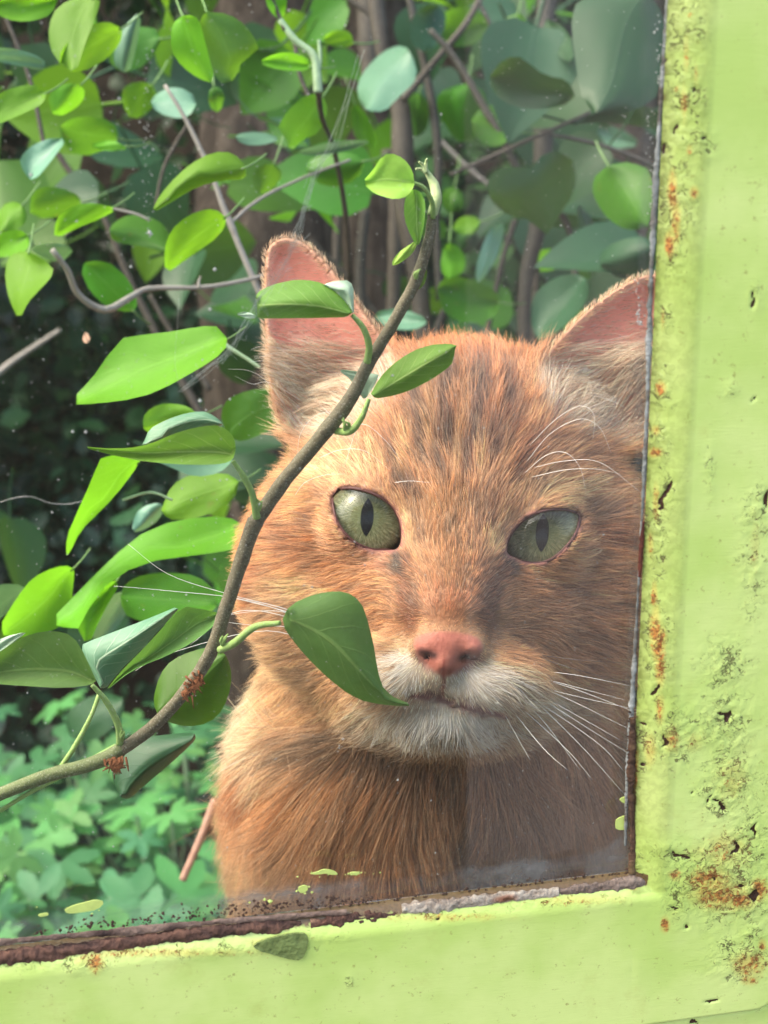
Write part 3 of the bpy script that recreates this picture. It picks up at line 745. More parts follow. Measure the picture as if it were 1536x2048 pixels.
def coat(p, jit=True):
    x, y = topx(p)
    if jit:
        x = x + 7 * vnoise(p, 3.2, 11) + 4 * vnoise(p, 1.2, 12); y = y + 10 * vnoise(p, 3.2, 13) + 8 * vnoise(p, 1.3, 14)
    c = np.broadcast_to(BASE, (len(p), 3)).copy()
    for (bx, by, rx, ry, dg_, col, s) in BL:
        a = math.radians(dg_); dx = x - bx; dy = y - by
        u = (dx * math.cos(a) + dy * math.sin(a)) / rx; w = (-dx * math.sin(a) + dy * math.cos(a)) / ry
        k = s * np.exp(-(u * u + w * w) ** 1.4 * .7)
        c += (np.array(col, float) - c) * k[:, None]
    for pl, wd, s in STR: c += (np.array([84, 40, 16.]) - c) * (min(1, s * 1.3) * np.exp(-(seg2(x, y, pl) / (wd * 1.05)) ** 2))[:, None]
    for pl, wd, s in LIT: c += (np.array([226, 184, 134.]) - c) * (s * np.exp(-(seg2(x, y, pl) / wd) ** 2))[:, None]
    kc = (np.exp(-((((x - 892) / 122) ** 2 + ((y - 1452) / 40) ** 2) ** 1.5) * .8) * np.clip((432 - p[:, 1]) / 6, 0, 1))[:, None]; c += (np.array([252, 244, 232.]) - c) * kc
    for pl, wd, s, cc_ in MK: c += (np.array(cc_, float) - c) * (s * np.exp(-(seg2(x, y, pl) / wd) ** 2) * (p[:, 1] < 412))[:, None]
    return c
def ear_in(p):
    """1 inside the hollow of an ear"""
    r = np.zeros(len(p))
    for poly, d0 in ((EAR_L, EARD[0]), (EAR_R, EARD[1])):
        pm = np.stack([(poly[:, 0] - 768) * K * d0, (1024 - poly[:, 1]) * K * d0], 1)
        near = (np.abs(p[:, 1] - d0) < 30) & (p[:, 2] > pm[:, 1].min()) & (p[:, 0] > pm[:, 0].min() - 4) & (p[:, 0] < pm[:, 0].max() + 4)
        if near.any(): r[near] = np.maximum(r[near], np.clip(-dpoly(p[near][:, [0, 2]], pm) / 3.0, 0, 1))
    return r
NOSE = chaikin([(826, 1284), (842, 1268), (896, 1262), (950, 1272), (966, 1290), (958, 1312), (925, 1334), (890, 1356), (862, 1336), (836, 1312)], 1)
def nose_in(p):
    x, y = topx(p); r = -dpoly(np.stack([x, y], 1), NOSE)
    return np.where(p[:, 1] < 396, r, -99)
def eye_d(p):
    x, y = topx(p); q = np.stack([x, y], 1)
    d = np.minimum(dpoly(q, EYE_L), dpoly(q, EYE_R))
    return np.where(p[:, 1] < 440, d, 99)
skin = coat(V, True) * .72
ei = ear_in(V) * (N[:, 1] < 0.2)
ez = np.clip(ear_in(V) * 3, 0, 1)[:, None]; skin = skin * (1 - ez * .8) + np.array([232, 172, 136.]) * ez * .8
skin += (np.array([255, 204, 186.]) - skin) * np.clip(ei * 1.2, 0, 1)[:, None]
ni = nose_in(V)
pink = np.array([154, 90, 76.])[None] + 30 * fbm(V, 3.0, 5)[:, None] * np.array([1, .9, .8])
kk = np.clip((ni + 5) / 8, 0, 1)[:, None]
skin = skin * (1 - kk) + pink * kk
vx, vy = topx(V)
for pl, wd, s, col in (([(842, 1304), (868, 1311)], 7, .95, (50, 22, 22)), ([(952, 1312), (924, 1316)], 7, .95, (52, 26, 28)),
                       ([(830, 1312), (862, 1342)], 7, .5, (110, 60, 60)), ([(962, 1318), (915, 1345)], 8, .5, (110, 62, 64)), ([(888, 1320), (886, 1395)], 3, .6, (120, 50, 45)),
                       ([(828, 1392), (882, 1400), (955, 1418), (1015, 1434)], 6, .7, (120, 78, 80)), ([(790, 1112), (798, 1130)], 4, .9, (40, 18, 16)), ([(1018, 1132), (1028, 1138)], 5, .9, (48, 24, 26))):
    k_ = (s * np.exp(-(seg2(vx, vy, pl) / wd) ** 2) * (V[:, 1] < 415))[:, None]
    skin = skin * (1 - k_) + np.array(col, float) * k_
ed = eye_d(V); k_ = np.clip(1 - (ed - 3) / 9, 0, 1)[:, None] * .85
skin = skin * (1 - k_) + np.array([128, 78, 74.]) * k_
k_ = (np.clip(1 - (ed + 1.5) / 3, 0, 1) * .6)[:, None]; skin = skin * (1 - k_) + np.array([50, 30, 28.]) * k_
M_ = Mat('cat_skin'); ca = M_.attr('coat', 'Color')
thin = M_.attr('thin')
nb = M_.bump(M_.noise(900, 3, M_.obj()), .5, .0004)
gg = M_.pbr(ca, .65, .3, nb)
tr = M_.n('BsdfTranslucent', {'Color': M_.mix(.5, ca, (1, .35, .22, 1))}).outputs[0]
ms_ = M_.n('MixShader', {0: M_.math('MULTIPLY', thin, .7), 1: gg, 2: tr}).outputs[0]
MSKIN = M_.done(ms_)
me.vertices.foreach_set('co', (c2w(V / 1000.0)).astype(np.float32).ravel())
CATLOC = c2w((M3(900, 1480, 478) + DN * 266) / 1000.0)
cat = empty('cat', tuple(CATLOC))
tag(cat, 'ginger tabby cat with green eyes sitting outside and staring in through the glass', 'cat')
me.polygons.foreach_set('use_smooth', [True] * len(me.polygons)); me.materials.clear(); me.materials.append(MSKIN); me.update()
bodyo = link('body', me, cat)
setattr_(bodyo, 'coat', s2l(np.clip(skin, 0, 255)), 'FLOAT_COLOR')
setattr_(bodyo, 'thin', np.clip(ei, 0, 1))

# ---- eyes
def eye(key, pup, tilt):
    c, rr, poly = _eye[key]
    nu, nvv = 64, 48
    gaze = -c / np.linalg.norm(c)
    px0 = M3(pup[0], pup[1], c[1]) - c
    gaze = gaze * rr + np.array([px0[0], 0, px0[2]]) * 1.0; gaze /= np.linalg.norm(gaze)
    r_ = np.cross(gaze, [0, 0, 1.0]); r_ /= np.linalg.norm(r_); u_ = np.cross(r_, gaze)
    r_ = -r_ if r_[0] < 0 else r_
    th = np.linspace(0, 2 * np.pi, nu, endpoint=False); ph = np.linspace(0.0001, np.pi * .62, nvv)
    T, Ph = np.meshgrid(th, ph, indexing='ij')
    a = np.sin(Ph) * np.cos(T); b = np.sin(Ph) * np.sin(T)
    zc = np.cos(Ph); ze = .40
    zi = np.where(zc > ze, ze + (zc - ze) * .30, zc)
    v = c + rr * (a[..., None] * r_ + b[..., None] * u_ + zi[..., None] * gaze)
    vc = c + (rr + .03) * (a[..., None] * r_ + b[..., None] * u_ + np.cos(Ph)[..., None] * gaze)
    o = mesh('eye', c2w(v.reshape(-1, 3) / 1000), grid_faces(nu, nvv, 0, True), MEYE, cat)
    setattr_(o, 'iris', np.stack([a.ravel(), b.ravel(), np.cos(Ph).ravel()], 1), 'FLOAT_COLOR')
    mesh('cornea', c2w(vc.reshape(-1, 3) / 1000), grid_faces(nu, nvv, 0, True), MCORN, o)
    # lid margin: dark wet rim lying on the eyeball
    pl = catmull(np.vstack([poly, poly[:1]]), 90)
    r = np.stack([(pl[:, 0] - 768) * K, np.ones(90), (1024 - pl[:, 1]) * K], 1); rn = r / np.linalg.norm(r, axis=1)[:, None]
    bq = rn @ c; disc = bq ** 2 - (c @ c - rr ** 2); t = np.where(disc > 0, bq - np.sqrt(np.maximum(disc, 0)), bq)
    pt = rn * (t[:, None] - .35)
    rim = .42 + .08 * np.sin(np.linspace(0, 12, 90))
    tube('eyelid_rim', c2w(pt / 1000), rim / 1000, MRIM, cat, 8, .15, 3)
    return c
M_ = Mat('cat_eye'); ia = M_.attr('iris', 'Vector'); sx = M_.n('SeparateXYZ', {0: ia})
X_, Y_ = sx.outputs[0], sx.outputs[1]
rad = M_.math('SQRT', M_.math('ADD', M_.math('MULTIPLY', X_, X_), M_.math('MULTIPLY', Y_, Y_)))
ang = M_.math('ARCTAN2', Y_, X_)
cv = M_.n('CombineXYZ', {0: M_.math('MULTIPLY', ang, 6.0), 1: M_.math('MULTIPLY', rad, 2.5), 2: 0.0}).outputs[0]
fib = M_.noise(2.6, 5, cv, .65)
fi2 = M_.noise(9.0, 3, M_.n('CombineXYZ', {0: X_, 1: Y_, 2: 0.0}).outputs[0])
col = M_.ramp(fib, [(.3, rgb(66, 68, 44)), (.5, rgb(104, 107, 78)), (.72, rgb(146, 146, 112))])
col = M_.mix(M_.math('MULTIPLY', M_.sm(fi2, .5, .7), .35), col, rgb(100, 88, 48))
ring = M_.math('SUBTRACT', 1.0, M_.sm(rad, .2, .42)); col = M_.mix(M_.math('MULTIPLY', ring, .35), col, rgb(70, 84, 50))
col = M_.mix(M_.math('MULTIPLY', M_.sm(rad, .72, .98), .85), col, rgb(60, 54, 34))
# slit: half width shrinks towards both ends
hw = M_.math('MULTIPLY', M_.math('SUBTRACT', 1.0, M_.math('POWER', M_.math('DIVIDE', M_.math('ABSOLUTE', Y_), .48), 2.5)), .165)
pu = M_.math('SUBTRACT', hw, M_.math('ABSOLUTE', M_.math('ADD', X_, M_.math('MULTIPLY', Y_, -.06))))
col = M_.mix(M_.sm(pu, -.006, .02), col, (.006, .007, .010, 1))
MEYE = M_.done(M_.pbr(col, .5, .1, None, **{'Coat Weight': 0.0, 'Coat Roughness': 0.02, 'Coat IOR': 1.4}))
MRIM = plain('eyelid_margin', rgb(78, 46, 44), .6, .3, .35, 500)
M_ = Mat('cornea'); MCORN = M_.done(M_.n('MixShader', {0: M_.math('MINIMUM', M_.math('MULTIPLY', M_.n('Fresnel', {0: 1.38}).outputs[0], .5), .030), 1: M_.n('BsdfTransparent').outputs[0], 2: M_.n('BsdfGlossy', {0: (1, 1, 1, 1), 'Roughness': .02}).outputs[0]}).outputs[0])
eye('L', (733, 1032), 0); eye('R', (1085, 1062), 0)
# ---- fur: real hair curves rooted on the skin, combed by a flow field
FL = [ # px,py, dx,dy (photo sense, y down), length mm, lift
 (905, 950, 0, -1, 7, .30), (800, 800, -.15, -1, 9, .3), (1050, 800, .2, -1, 9, .3), (930, 690, 0, -1, 9, .3), (905, 1060, 0, -1, 4.5, .3),
 (893, 1150, 0, -1, 2.6, .25), (893, 1220, 0, -1, 1.5, .25), (830, 1180, -.5, -.4, 2.5, .25), (970, 1180, .5, -.4, 2.5, .25), (840, 1240, -.9, 0, 2.0, .2), (960, 1240, .9, .1, 2.0, .2),
 (720, 1160, -.95, .2, 5.5, .25), (640, 1120, -1, .05, 7, .25), (1060, 1180, .9, .15, 6, .25), (1140, 1160, 1, .05, 8, .25),
 (800, 1340, -.75, .55, 4.5, .3), (850, 1370, -.4, .9, 3.2, .3), (910, 1375, .4, .9, 3.2, .3), (980, 1360, .85, .45, 5, .3), (1060, 1400, .9, .4, 7, .3), (740, 1290, -.95, .2, 5, .25),
 (600, 1180, -1, .08, 8, .2), (500, 1100, -1, -.05, 7.5, .22), (480, 1000, -1, -.1, 7, .22), (530, 920, -.9, -.35, 7, .25), (600, 1000, -1, -.15, 7, .25),
 (640, 1300, -.9, .35, 8.5, .2), (640, 1400, -.75, .6, 9, .2), (520, 1250, -1, .1, 9, .2), (520, 1330, -.9, .35, 11, .2),
 (720, 1430, -.7, .6, 9, .25), (700, 930, -.6, -.7, 7, .3), (640, 960, -.8, -.5, 7, .25), (760, 970, -.3, -.9, 5.5, .3), (740, 900, -.4, -.9, 8, .3), (1120, 990, .95, -.3, 9, .3), (1080, 950, .7, -.75, 8, .3), (1030, 1000, .3, -.9, 5, .3),
 (1200, 860, .9, -.45, 12, .25), (1240, 950, 1, -.2, 11, .2), (1200, 1100, 1, .05, 10, .2), (1200, 1200, 1, .1, 9, .2), (1150, 1320, .9, .35, 9, .2), (1120, 1430, .85, .45, 9, .2),
 (890, 1465, .0, 1, 3.2, .35), (800, 1450, -.6, .7, 4.2, .3), (990, 1455, .6, .7, 4.2, .3), (870, 1425, 0, 1, 4, .3), (1040, 1450, .6, .8, 9, .25),
 (490, 1400, -1, .25, 18, .16), (560, 1440, -.9, .4, 18, .15), (540, 1540, -.85, .6, 20, .16), (620, 1600, -.75, .75, 22, .16), (440, 1500, -1, .3, 14, .2), (430, 1650, -.9, .6, 14, .2), (430, 1750, -.8, .8, 14, .2),
 (700, 1550, -.4, 1, 15, .2), (820, 1600, -.08, 1, 15, .2), (950, 1600, .1, 1, 15, .2), (1100, 1580, .35, 1, 15, .2), (1250, 1550, .7, .8, 18, .15), (560, 1700, -.7, .7, 20, .2), (750, 1720, -.2, 1, 20, .15), (1000, 1750, .1, 1, 20, .15), (800, 1900, 0, 1, 16, .15),
 (660, 850, -.85, -.55, 12, .25), (620, 800, -1, -.35, 15, .25), (740, 800, -.8, -.7, 11, .3), (1150, 800, .85, -.6, 15, .25), (1230, 780, .95, -.4, 15, .25)]
FLA = np.array(FL, float)
def flow(p):
    x, y = topx(p); n = len(p)
    acc = np.zeros((n, 4)); ws = np.zeros(n)
    for r in FLA:
        w = 1.0 / (((x - r[0]) ** 2 + (y - r[1]) ** 2) + 300.0) ** 1.7
        ws += w; acc += w[:, None] * r[2:6]
    return acc / ws[:, None]
nf = len(me.polygons)
fi = np.empty(nf * 4, np.int32); me.polygons.foreach_get('vertices', fi) if len(me.loops) == nf * 4 else None
fi = fi.reshape(-1, 4)
tri = np.concatenate([fi[:, [0, 1, 2]], fi[:, [0, 2, 3]]])
pa, pb, pc = V[tri[:, 0]], V[tri[:, 1]], V[tri[:, 2]]
area = .5 * np.linalg.norm(np.cross(pb - pa, pc - pa), axis=1)
cen = (pa + pb + pc) / 3; tn = (N[tri[:, 0]] + N[tri[:, 1]] + N[tri[:, 2]]) / 3
vd = cen / np.linalg.norm(cen, axis=1)[:, None]
face_k = np.clip(.55 - (tn * vd).sum(1), 0.03, 1)           # thin out on the far side
tx, ty = topx(cen)
infr = (tx > -250) & (tx < 1750) & (ty > 250) & (ty < 2150)
zone = np.where(ty > 1500, .8, 1.0)
dens = area * np.clip(face_k * 1.4, .08, 1) * zone * np.where(infr, 1, .12)
NH = 430000
cdf = np.cumsum(dens); cdf /= cdf[-1]
pick = np.searchsorted(cdf, rng.random(NH))
u = rng.random(NH); w = rng.random(NH); fl = u + w > 1; u[fl] = 1 - u[fl]; w[fl] = 1 - w[fl]
t0_, t1_, t2_ = tri[pick, 0], tri[pick, 1], tri[pick, 2]
b0 = (1 - u - w)[:, None]; b1 = u[:, None]; b2 = w[:, None]
rp = V[t0_] * b0 + V[t1_] * b1 + V[t2_] * b2
rn_ = N[t0_] * b0 + N[t1_] * b1 + N[t2_] * b2; rn_ /= np.linalg.norm(rn_, axis=1)[:, None]
# bare skin: nose leather, eyes, most of the ear hollow
e_d = eye_d(rp); n_i = nose_in(rp); e_i = ear_in(rp) * (rn_[:, 1] < .35)
px_, py_ = topx(rp)
lw = np.clip((py_ - 560 + 40 * vnoise(rp, 5.0, 77)) / 280, 0, 1)                        # hair fills the foot of the ear
keep = (e_d > 3.5) & (n_i < -1) & (rng.random(NH) > e_i * (1 - .55 * lw - .16))
mouth = seg2(px_, py_, [(828, 1392), (882, 1400), (955, 1418), (1010, 1434)]); keep &= ~((mouth < 5) & (rp[:, 1] < 410))
rp, rn_, px_, py_, e_d, n_i, e_i = [a[keep] for a in (rp, rn_, px_, py_, e_d, n_i, e_i)]
nh = len(rp); print('hairs', nh)
fw_ = flow(rp)
L = fw_[:, 2] * np.where(py_ > 1450, 1, .84) * (1 + .25 * rng.standard_normal(nh)).clip(.45, 1.6)
L *= np.clip((e_d - 2) / 30, .22, 1) ** .8
md_ = mouth[keep]; L = np.where(rp[:, 1] < 412, L * np.clip(md_ / 45, .38, 1), L)
L = np.where(n_i > -60, L * np.clip(-n_i / 45, .35, 1), L)
nx_, ny_ = fw_[:, 0], -fw_[:, 1]
back = np.where(py_ > 1500, .1, .25) + np.where(rn_[:, 1] > -.3, .5, 0)
D = np.stack([nx_, back, ny_], 1)
# ears: on the rim and back hair runs to the tip; inside it streams from the inner edge outward
el_ = (np.abs(rp[:, 1] - 452) < 16) & (((px_ < 790) & (py_ < 860)) | ((px_ > 1075) & (py_ < 860)))
earz = np.maximum(ear_in(rp), 0) * el_
lf = px_ < 900
ins = (e_i > .3)
dirE = np.where(lf[:, None], np.array([-1.0, -.10, .28]), np.array([1.0, -.10, .42]))
dirB = np.where(lf[:, None], np.array([-.12, .15, 1.0]), np.array([.25, .15, 1.0]))
# streaming fans upward with height
dirE[:, 2] += .5 * np.clip((py_ - 740) / 120, -.3, 1)
kE = (earz > .2) & ins; kB = (earz > .05) & ~ins
D[kE] = dirE[kE]; D[kB] = dirB[kB]
edge_mm = np.full(nh, 30.0)
for poly in (EAR_L, EAR_R):
    pm = np.stack([(poly[:, 0] - 768) * K * 452, (1024 - poly[:, 1]) * K * 452], 1); a_ = np.where(kE)[0]
    q_ = dpoly(rp[a_][:, [0, 2]], pm); edge_mm[a_] = np.where(q_ < 0, -q_, edge_mm[a_])
L = np.where(kE, np.minimum((7 + 13 * lw[keep] ** .7) * (.6 + .6 * rng.random(nh)), edge_mm * 1.3 + 3 * rng.random(nh) + .8), L); L = np.where(kB, 1.9 * (.6 + .8 * rng.random(nh)), L)
up = ins & (py_ < 690) & (earz > .2); L[up] = 1.8 * (0.5 + rng.random(up.sum())); 
tang = D - (D * rn_).sum(1)[:, None] * rn_; tang /= np.linalg.norm(tang, axis=1)[:, None] + 1e-6
lift = fw_[:, 3] * (1 + .3 * rng.standard_normal(nh)); lift = np.where(kE, .35, lift); lift = np.where(kB, .5, lift)
wob = np.stack([vnoise(rp, 2.6, 21 + k) for k in range(3)], 1) * .34 + np.stack([vnoise(rp, 7.0, 31 + k) for k in range(3)], 1) * .20 + rng.standard_normal((nh, 3)) * .10
wob += np.stack([vnoise(rp, 14.0, 35 + k) for k in range(3)], 1) * np.where(py_ > 1450, .75, .12)[:, None]
tang = tang + wob - ((tang + wob) * rn_).sum(1)[:, None] * rn_ * .8; tang /= np.linalg.norm(tang, axis=1)[:, None] + 1e-6
NP = 5
tt = np.linspace(0, 1, NP)
bend = (.6 + .5 * rng.random(nh))
pts = rp[:, None] + L[:, None, None] * (tang[:, None] * (tt + .0)[None, :, None] + rn_[:, None] * (lift[:, None] * (2.0 * tt[None] - bend[:, None] * tt[None] ** 2))[..., None])
pts += (DN[None, None] * (L * np.where(kE, .12, .05))[:, None, None] * (tt ** 2)[None, :, None])
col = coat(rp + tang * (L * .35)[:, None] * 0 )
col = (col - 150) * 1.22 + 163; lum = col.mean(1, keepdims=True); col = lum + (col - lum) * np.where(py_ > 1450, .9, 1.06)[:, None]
edge = np.clip(e_i, 0, 1)[:, None]; col = col * (1 - edge * .85) + np.array([252, 228, 204.]) * edge * .85
col[kB] = np.array([246, 200, 158.])
fdx, fdy = fw_[:, 0], -fw_[:, 1]; fn_ = np.hypot(fdx, fdy) + 1e-6; fdx /= fn_; fdy /= fn_
perp = rp[:, 0] * fdy - rp[:, 2] * fdx; along = rp[:, 0] * fdx + rp[:, 2] * fdy
sq = np.stack([perp, along * .22, rp[:, 1] * .3], 1)
streak = vnoise(sq, .8, 91) * .7 + vnoise(sq, 2.6, 92) * .7
g = 1 + .19 * streak + .13 * rng.standard_normal(nh) + .16 * vnoise(rp, 2.2, 41) + .12 * vnoise(rp, 6.0, 43)
dk_ = rng.random(nh) < .18; col[dk_] *= .70
pale = (rng.random(nh) < .17)
col = col * g[:, None]; col[pale] = col[pale] * .55 + np.array([240, 212, 178.]) * .45
col = s2l(np.clip(col, 8, 250))
hair = bpy.data.hair_curves.new('fur')
hair.add_curves([NP] * nh)
W = c2w(pts.reshape(-1, 3) / 1000.0)
hair.attributes['position'].data.foreach_set('vector', W.astype(np.float32).ravel())
ra = hair.attributes.get('radius') or hair.attributes.new('radius', 'FLOAT', 'POINT')
r0 = (.040 + .022 * rng.random(nh)) * np.where(py_ > 1480, 1.35, 1.0) * np.where(n_i > -70, .8, 1)
ra.data.foreach_set('value', (r0[:, None] * np.array([1, .95, .8, .55, .12])[None] / 1000).astype(np.float32).ravel())
ca_ = hair.attributes.new('coat', 'FLOAT_COLOR', 'CURVE')
ca_.data.foreach_set('color', np.concatenate([col, np.ones((nh, 1))], 1).astype(np.float32).ravel())
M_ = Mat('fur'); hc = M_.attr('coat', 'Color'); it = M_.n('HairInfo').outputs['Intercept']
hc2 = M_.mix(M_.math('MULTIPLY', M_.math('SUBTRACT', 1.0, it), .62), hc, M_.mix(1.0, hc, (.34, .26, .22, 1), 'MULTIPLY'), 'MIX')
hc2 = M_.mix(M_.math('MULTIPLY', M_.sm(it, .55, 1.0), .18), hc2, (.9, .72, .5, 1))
d1 = M_.n('BsdfDiffuse', {0: hc2}).outputs[0]; d2 = M_.n('BsdfTranslucent', {0: hc2}).outputs[0]
a1 = M_.n('MixShader', {0: .35, 1: d1, 2: d2}).outputs[0]
gl_ = M_.n('BsdfHair', {0: (.9, .8, .7, 1)}, component='Reflection'); gl_.inputs['RoughnessU'].default_value = .35; gl_.inputs['RoughnessV'].default_value = .6
a2 = M_.n('MixShader', {0: .10, 1: a1, 2: gl_.outputs[0]}).outputs[0]
MFUR = M_.done(a2)
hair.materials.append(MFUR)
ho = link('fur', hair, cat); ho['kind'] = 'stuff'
del W, pts
# ---- whiskers and brow hairs: one thin tapered strand each
MWH = Mat('whisker'); MWH = MWH.done(MWH.pbr((.85, .82, .78, 1), .35, .6, None))
MWD = Mat('dark_whisker'); MWD = MWD.done(MWD.pbr((.03, .025, .03, 1), .35, .6, None))
def strand(name, pl, mat, r=.11, par=None, tip=.25, n=22):
    a = np.array([M3(*q) for q in pl]); path = catmull(a, n)
    rr = r * (1 - (1 - tip) * np.linspace(0, 1, n) ** 1.3)
    return tube(name, c2w(path / 1000), rr / 1000, mat, par if par is not None else cat, 5)
WR = [((1040, 1345, 394), (1120, 1366, 390), (1250, 1400, 388)), ((1030, 1352, 394), (1110, 1382, 388), (1275, 1420, 384)), ((1052, 1362, 394), (1140, 1400, 390), (1262, 1460, 386)),
      ((1040, 1370, 394), (1120, 1412, 388), (1240, 1480, 384)), ((1022, 1376, 394), (1100, 1420, 388), (1200, 1490, 384), (1250, 1545, 382)), ((1010, 1388, 392), (1070, 1440, 386), (1140, 1506, 382), (1185, 1560, 380)),
      ((1000, 1386, 392), (1040, 1440, 384), (1090, 1500, 378), (1135, 1540, 374)), ((1050, 1385, 394), (1090, 1420, 388), (1170, 1500, 384), (1250, 1590, 382)), ((985, 1384, 392), (1010, 1430, 384), (1060, 1520, 378)),
      ((1060, 1340, 396), (1150, 1350, 392), (1262, 1372, 390)), ((1055, 1378, 394), (1150, 1440, 388), (1262, 1510, 386)), ((1035, 1392, 394), (1085, 1440, 386), (1160, 1540, 380)), ((1065, 1352, 396), (1160, 1382, 392), (1290, 1432, 390))]
WL = [((740, 1300, 396), (600, 1228, 386), (470, 1192, 380), (340, 1150, 376), (256, 1088, 374)), ((735, 1306, 396), (600, 1236, 384), (480, 1198, 378), (340, 1182, 374), (228, 1172, 372)),
      ((745, 1312, 396), (620, 1240, 386), (500, 1204, 382), (430, 1190, 380)), ((740, 1318, 396), (600, 1236, 388), (520, 1222, 384), (400, 1240, 380)),
      ((742, 1322, 396), (620, 1250, 388), (480, 1222, 384), (380, 1290, 380)), ((738, 1326, 396), (620, 1262, 386), (500, 1250, 380), (420, 1240, 378)), ((744, 1330, 396), (640, 1290, 386), (520, 1262, 380), (330, 1310, 374), (270, 1342, 372))]
for w_ in WR: strand('whisker', w_, MWH, .13)
for w_ in WL: strand('whisker', w_, MWH, .12)
strand('whisker', ((1085, 1311, 396), (1160, 1320, 390), (1250, 1326, 388)), MWD, .10); strand('whisker', ((1080, 1316, 396), (1150, 1338, 390), (1250, 1366, 388)), MWD, .10)
BR = [((1052, 925, 408), (1100, 868, 398), (1160, 838, 392), (1200, 856, 390), (1222, 905, 390)), ((1068, 935, 408), (1130, 922, 396), (1200, 925, 390), (1282, 985, 386)), ((1060, 955, 408), (1130, 940, 398), (1190, 938, 394), (1240, 948, 392)),
      ((1045, 950, 408), (1090, 912, 398), (1130, 905, 394), (1160, 935, 392), (1172, 985, 392)), ((1060, 890, 410), (1110, 840, 400), (1160, 812, 396), (1188, 830, 394), (1186, 880, 394)),
      ((595, 915, 414), (600, 870, 404), (625, 836, 398), (660, 824, 396), (700, 838, 396)), ((640, 915, 410), (680, 900, 402), (730, 902, 398), (780, 940, 398)), ((690, 930, 410), (720, 850, 400), (770, 880, 398), (810, 935, 398)), ((590, 990, 412), (610, 965, 406), (650, 950, 404), (690, 948, 404)),
      ((790, 965, 404), (820, 962, 400), (860, 965, 398))]
for w_ in BR: strand('brow_whisker', w_, MWH, .065)
for w_ in [((570, 810, 440), (535, 765, 434), (500, 742, 430), (455, 738, 428)), ((600, 800, 440), (540, 765, 432), (505, 768, 430), (470, 752, 428)), ((580, 700, 444), (530, 692, 440), (500, 700, 438)), ((590, 730, 444), (530, 722, 440), (500, 724, 438))]:
    strand('ear_hair', w_, MWH, .06)
# ================================================================= leaves
def leaf_mat(name, top, under, vein, trans=.35, rough=.42, veinamt=.5, coat=0.0, spot=0.0):
    M_ = Mat(name); g_ = M_.n('NewGeometry'); bf = g_.outputs['Backfacing']; p = g_.outputs['Position']
    uvn = M_.n('UVMap', uv_map='UVMap').outputs[0]; sp = M_.n('SeparateXYZ', {0: uvn}); s_, t_ = sp.outputs[0], sp.outputs[1]
    s_ = M_.math('SUBTRACT', M_.math('MULTIPLY', s_, 2.0), 1.0)
    ab = M_.math('ABSOLUTE', s_)
    mid = M_.math('SUBTRACT', 1.0, M_.sm(ab, .02, .07))
    # laterals sweep forward from the midrib
    q = M_.math('SUBTRACT', M_.math('MULTIPLY', t_, 6.0), M_.math('MULTIPLY', M_.math('POWER', ab, .8), 2.0))
    fr_ = M_.math('ABSOLUTE', M_.math('SUBTRACT', M_.math('FRACT', M_.math('ADD', q, M_.math('MULTIPLY', M_.noise(3, 2, uvn), .5))), .5))
    lat = M_.math('MULTIPLY', M_.math('SUBTRACT', 1.0, M_.sm(fr_, .015, .06)), M_.math('SUBTRACT', 1.0, M_.math('MULTIPLY', ab, .8)))
    vn = M_.math('MAXIMUM', mid, M_.math('MULTIPLY', lat, .6))
    n = M_.noise(45, 3, p); nf_ = M_.noise(900, 3, p)
    oi = M_.n('ObjectInfo').outputs['Random']
    top_ = M_.mix(n, tuple(x * .82 for x in top[:3]) + (1,), tuple(x * 1.16 for x in top[:3]) + (1,))
    und_ = M_.mix(n, tuple(x * .85 for x in under[:3]) + (1,), tuple(x * 1.12 for x in under[:3]) + (1,))
    c = M_.mix(bf, top_, und_)
    c = M_.mix(M_.math('MULTIPLY', vn, veinamt), c, vein)
    c = M_.mix(M_.math('MULTIPLY', M_.sm(nf_, .45, .75), .22), c, tuple(x * .6 for x in top[:3]) + (1,))
    hs = M_.n('HueSaturation', {'Hue': M_.math('ADD', .485, M_.math('MULTIPLY', oi, .03)), 'Saturation': 1.0, 'Value': M_.math('ADD', .82, M_.math('MULTIPLY', oi, .36)), 'Fac': 1.0, 'Color': c}).outputs[0]
    if spot:
        hs = M_.mix(M_.math('MULTIPLY', M_.sm(M_.noise(130, 3, p), .68, .74), spot), hs, (.18, .12, .03, 1))
    nb = M_.bump(M_.math('SUBTRACT', M_.math('MULTIPLY', nf_, .35), vn), .35, .0004)
    pb = M_.pbr(hs, rough, .3, nb, **{'Coat Weight': coat, 'Coat Roughness': .35})
    tcol = M_.mix(.35, hs, (.55, .75, .08, 1), 'MULTIPLY')
    tr_ = M_.n('BsdfTranslucent', {0: M_.mix(.28, hs, (.30, .62, .02, 1))}).outputs[0]
    return M_.done(M_.n('MixShader', {0: trans, 1: pb, 2: tr_}).outputs[0])
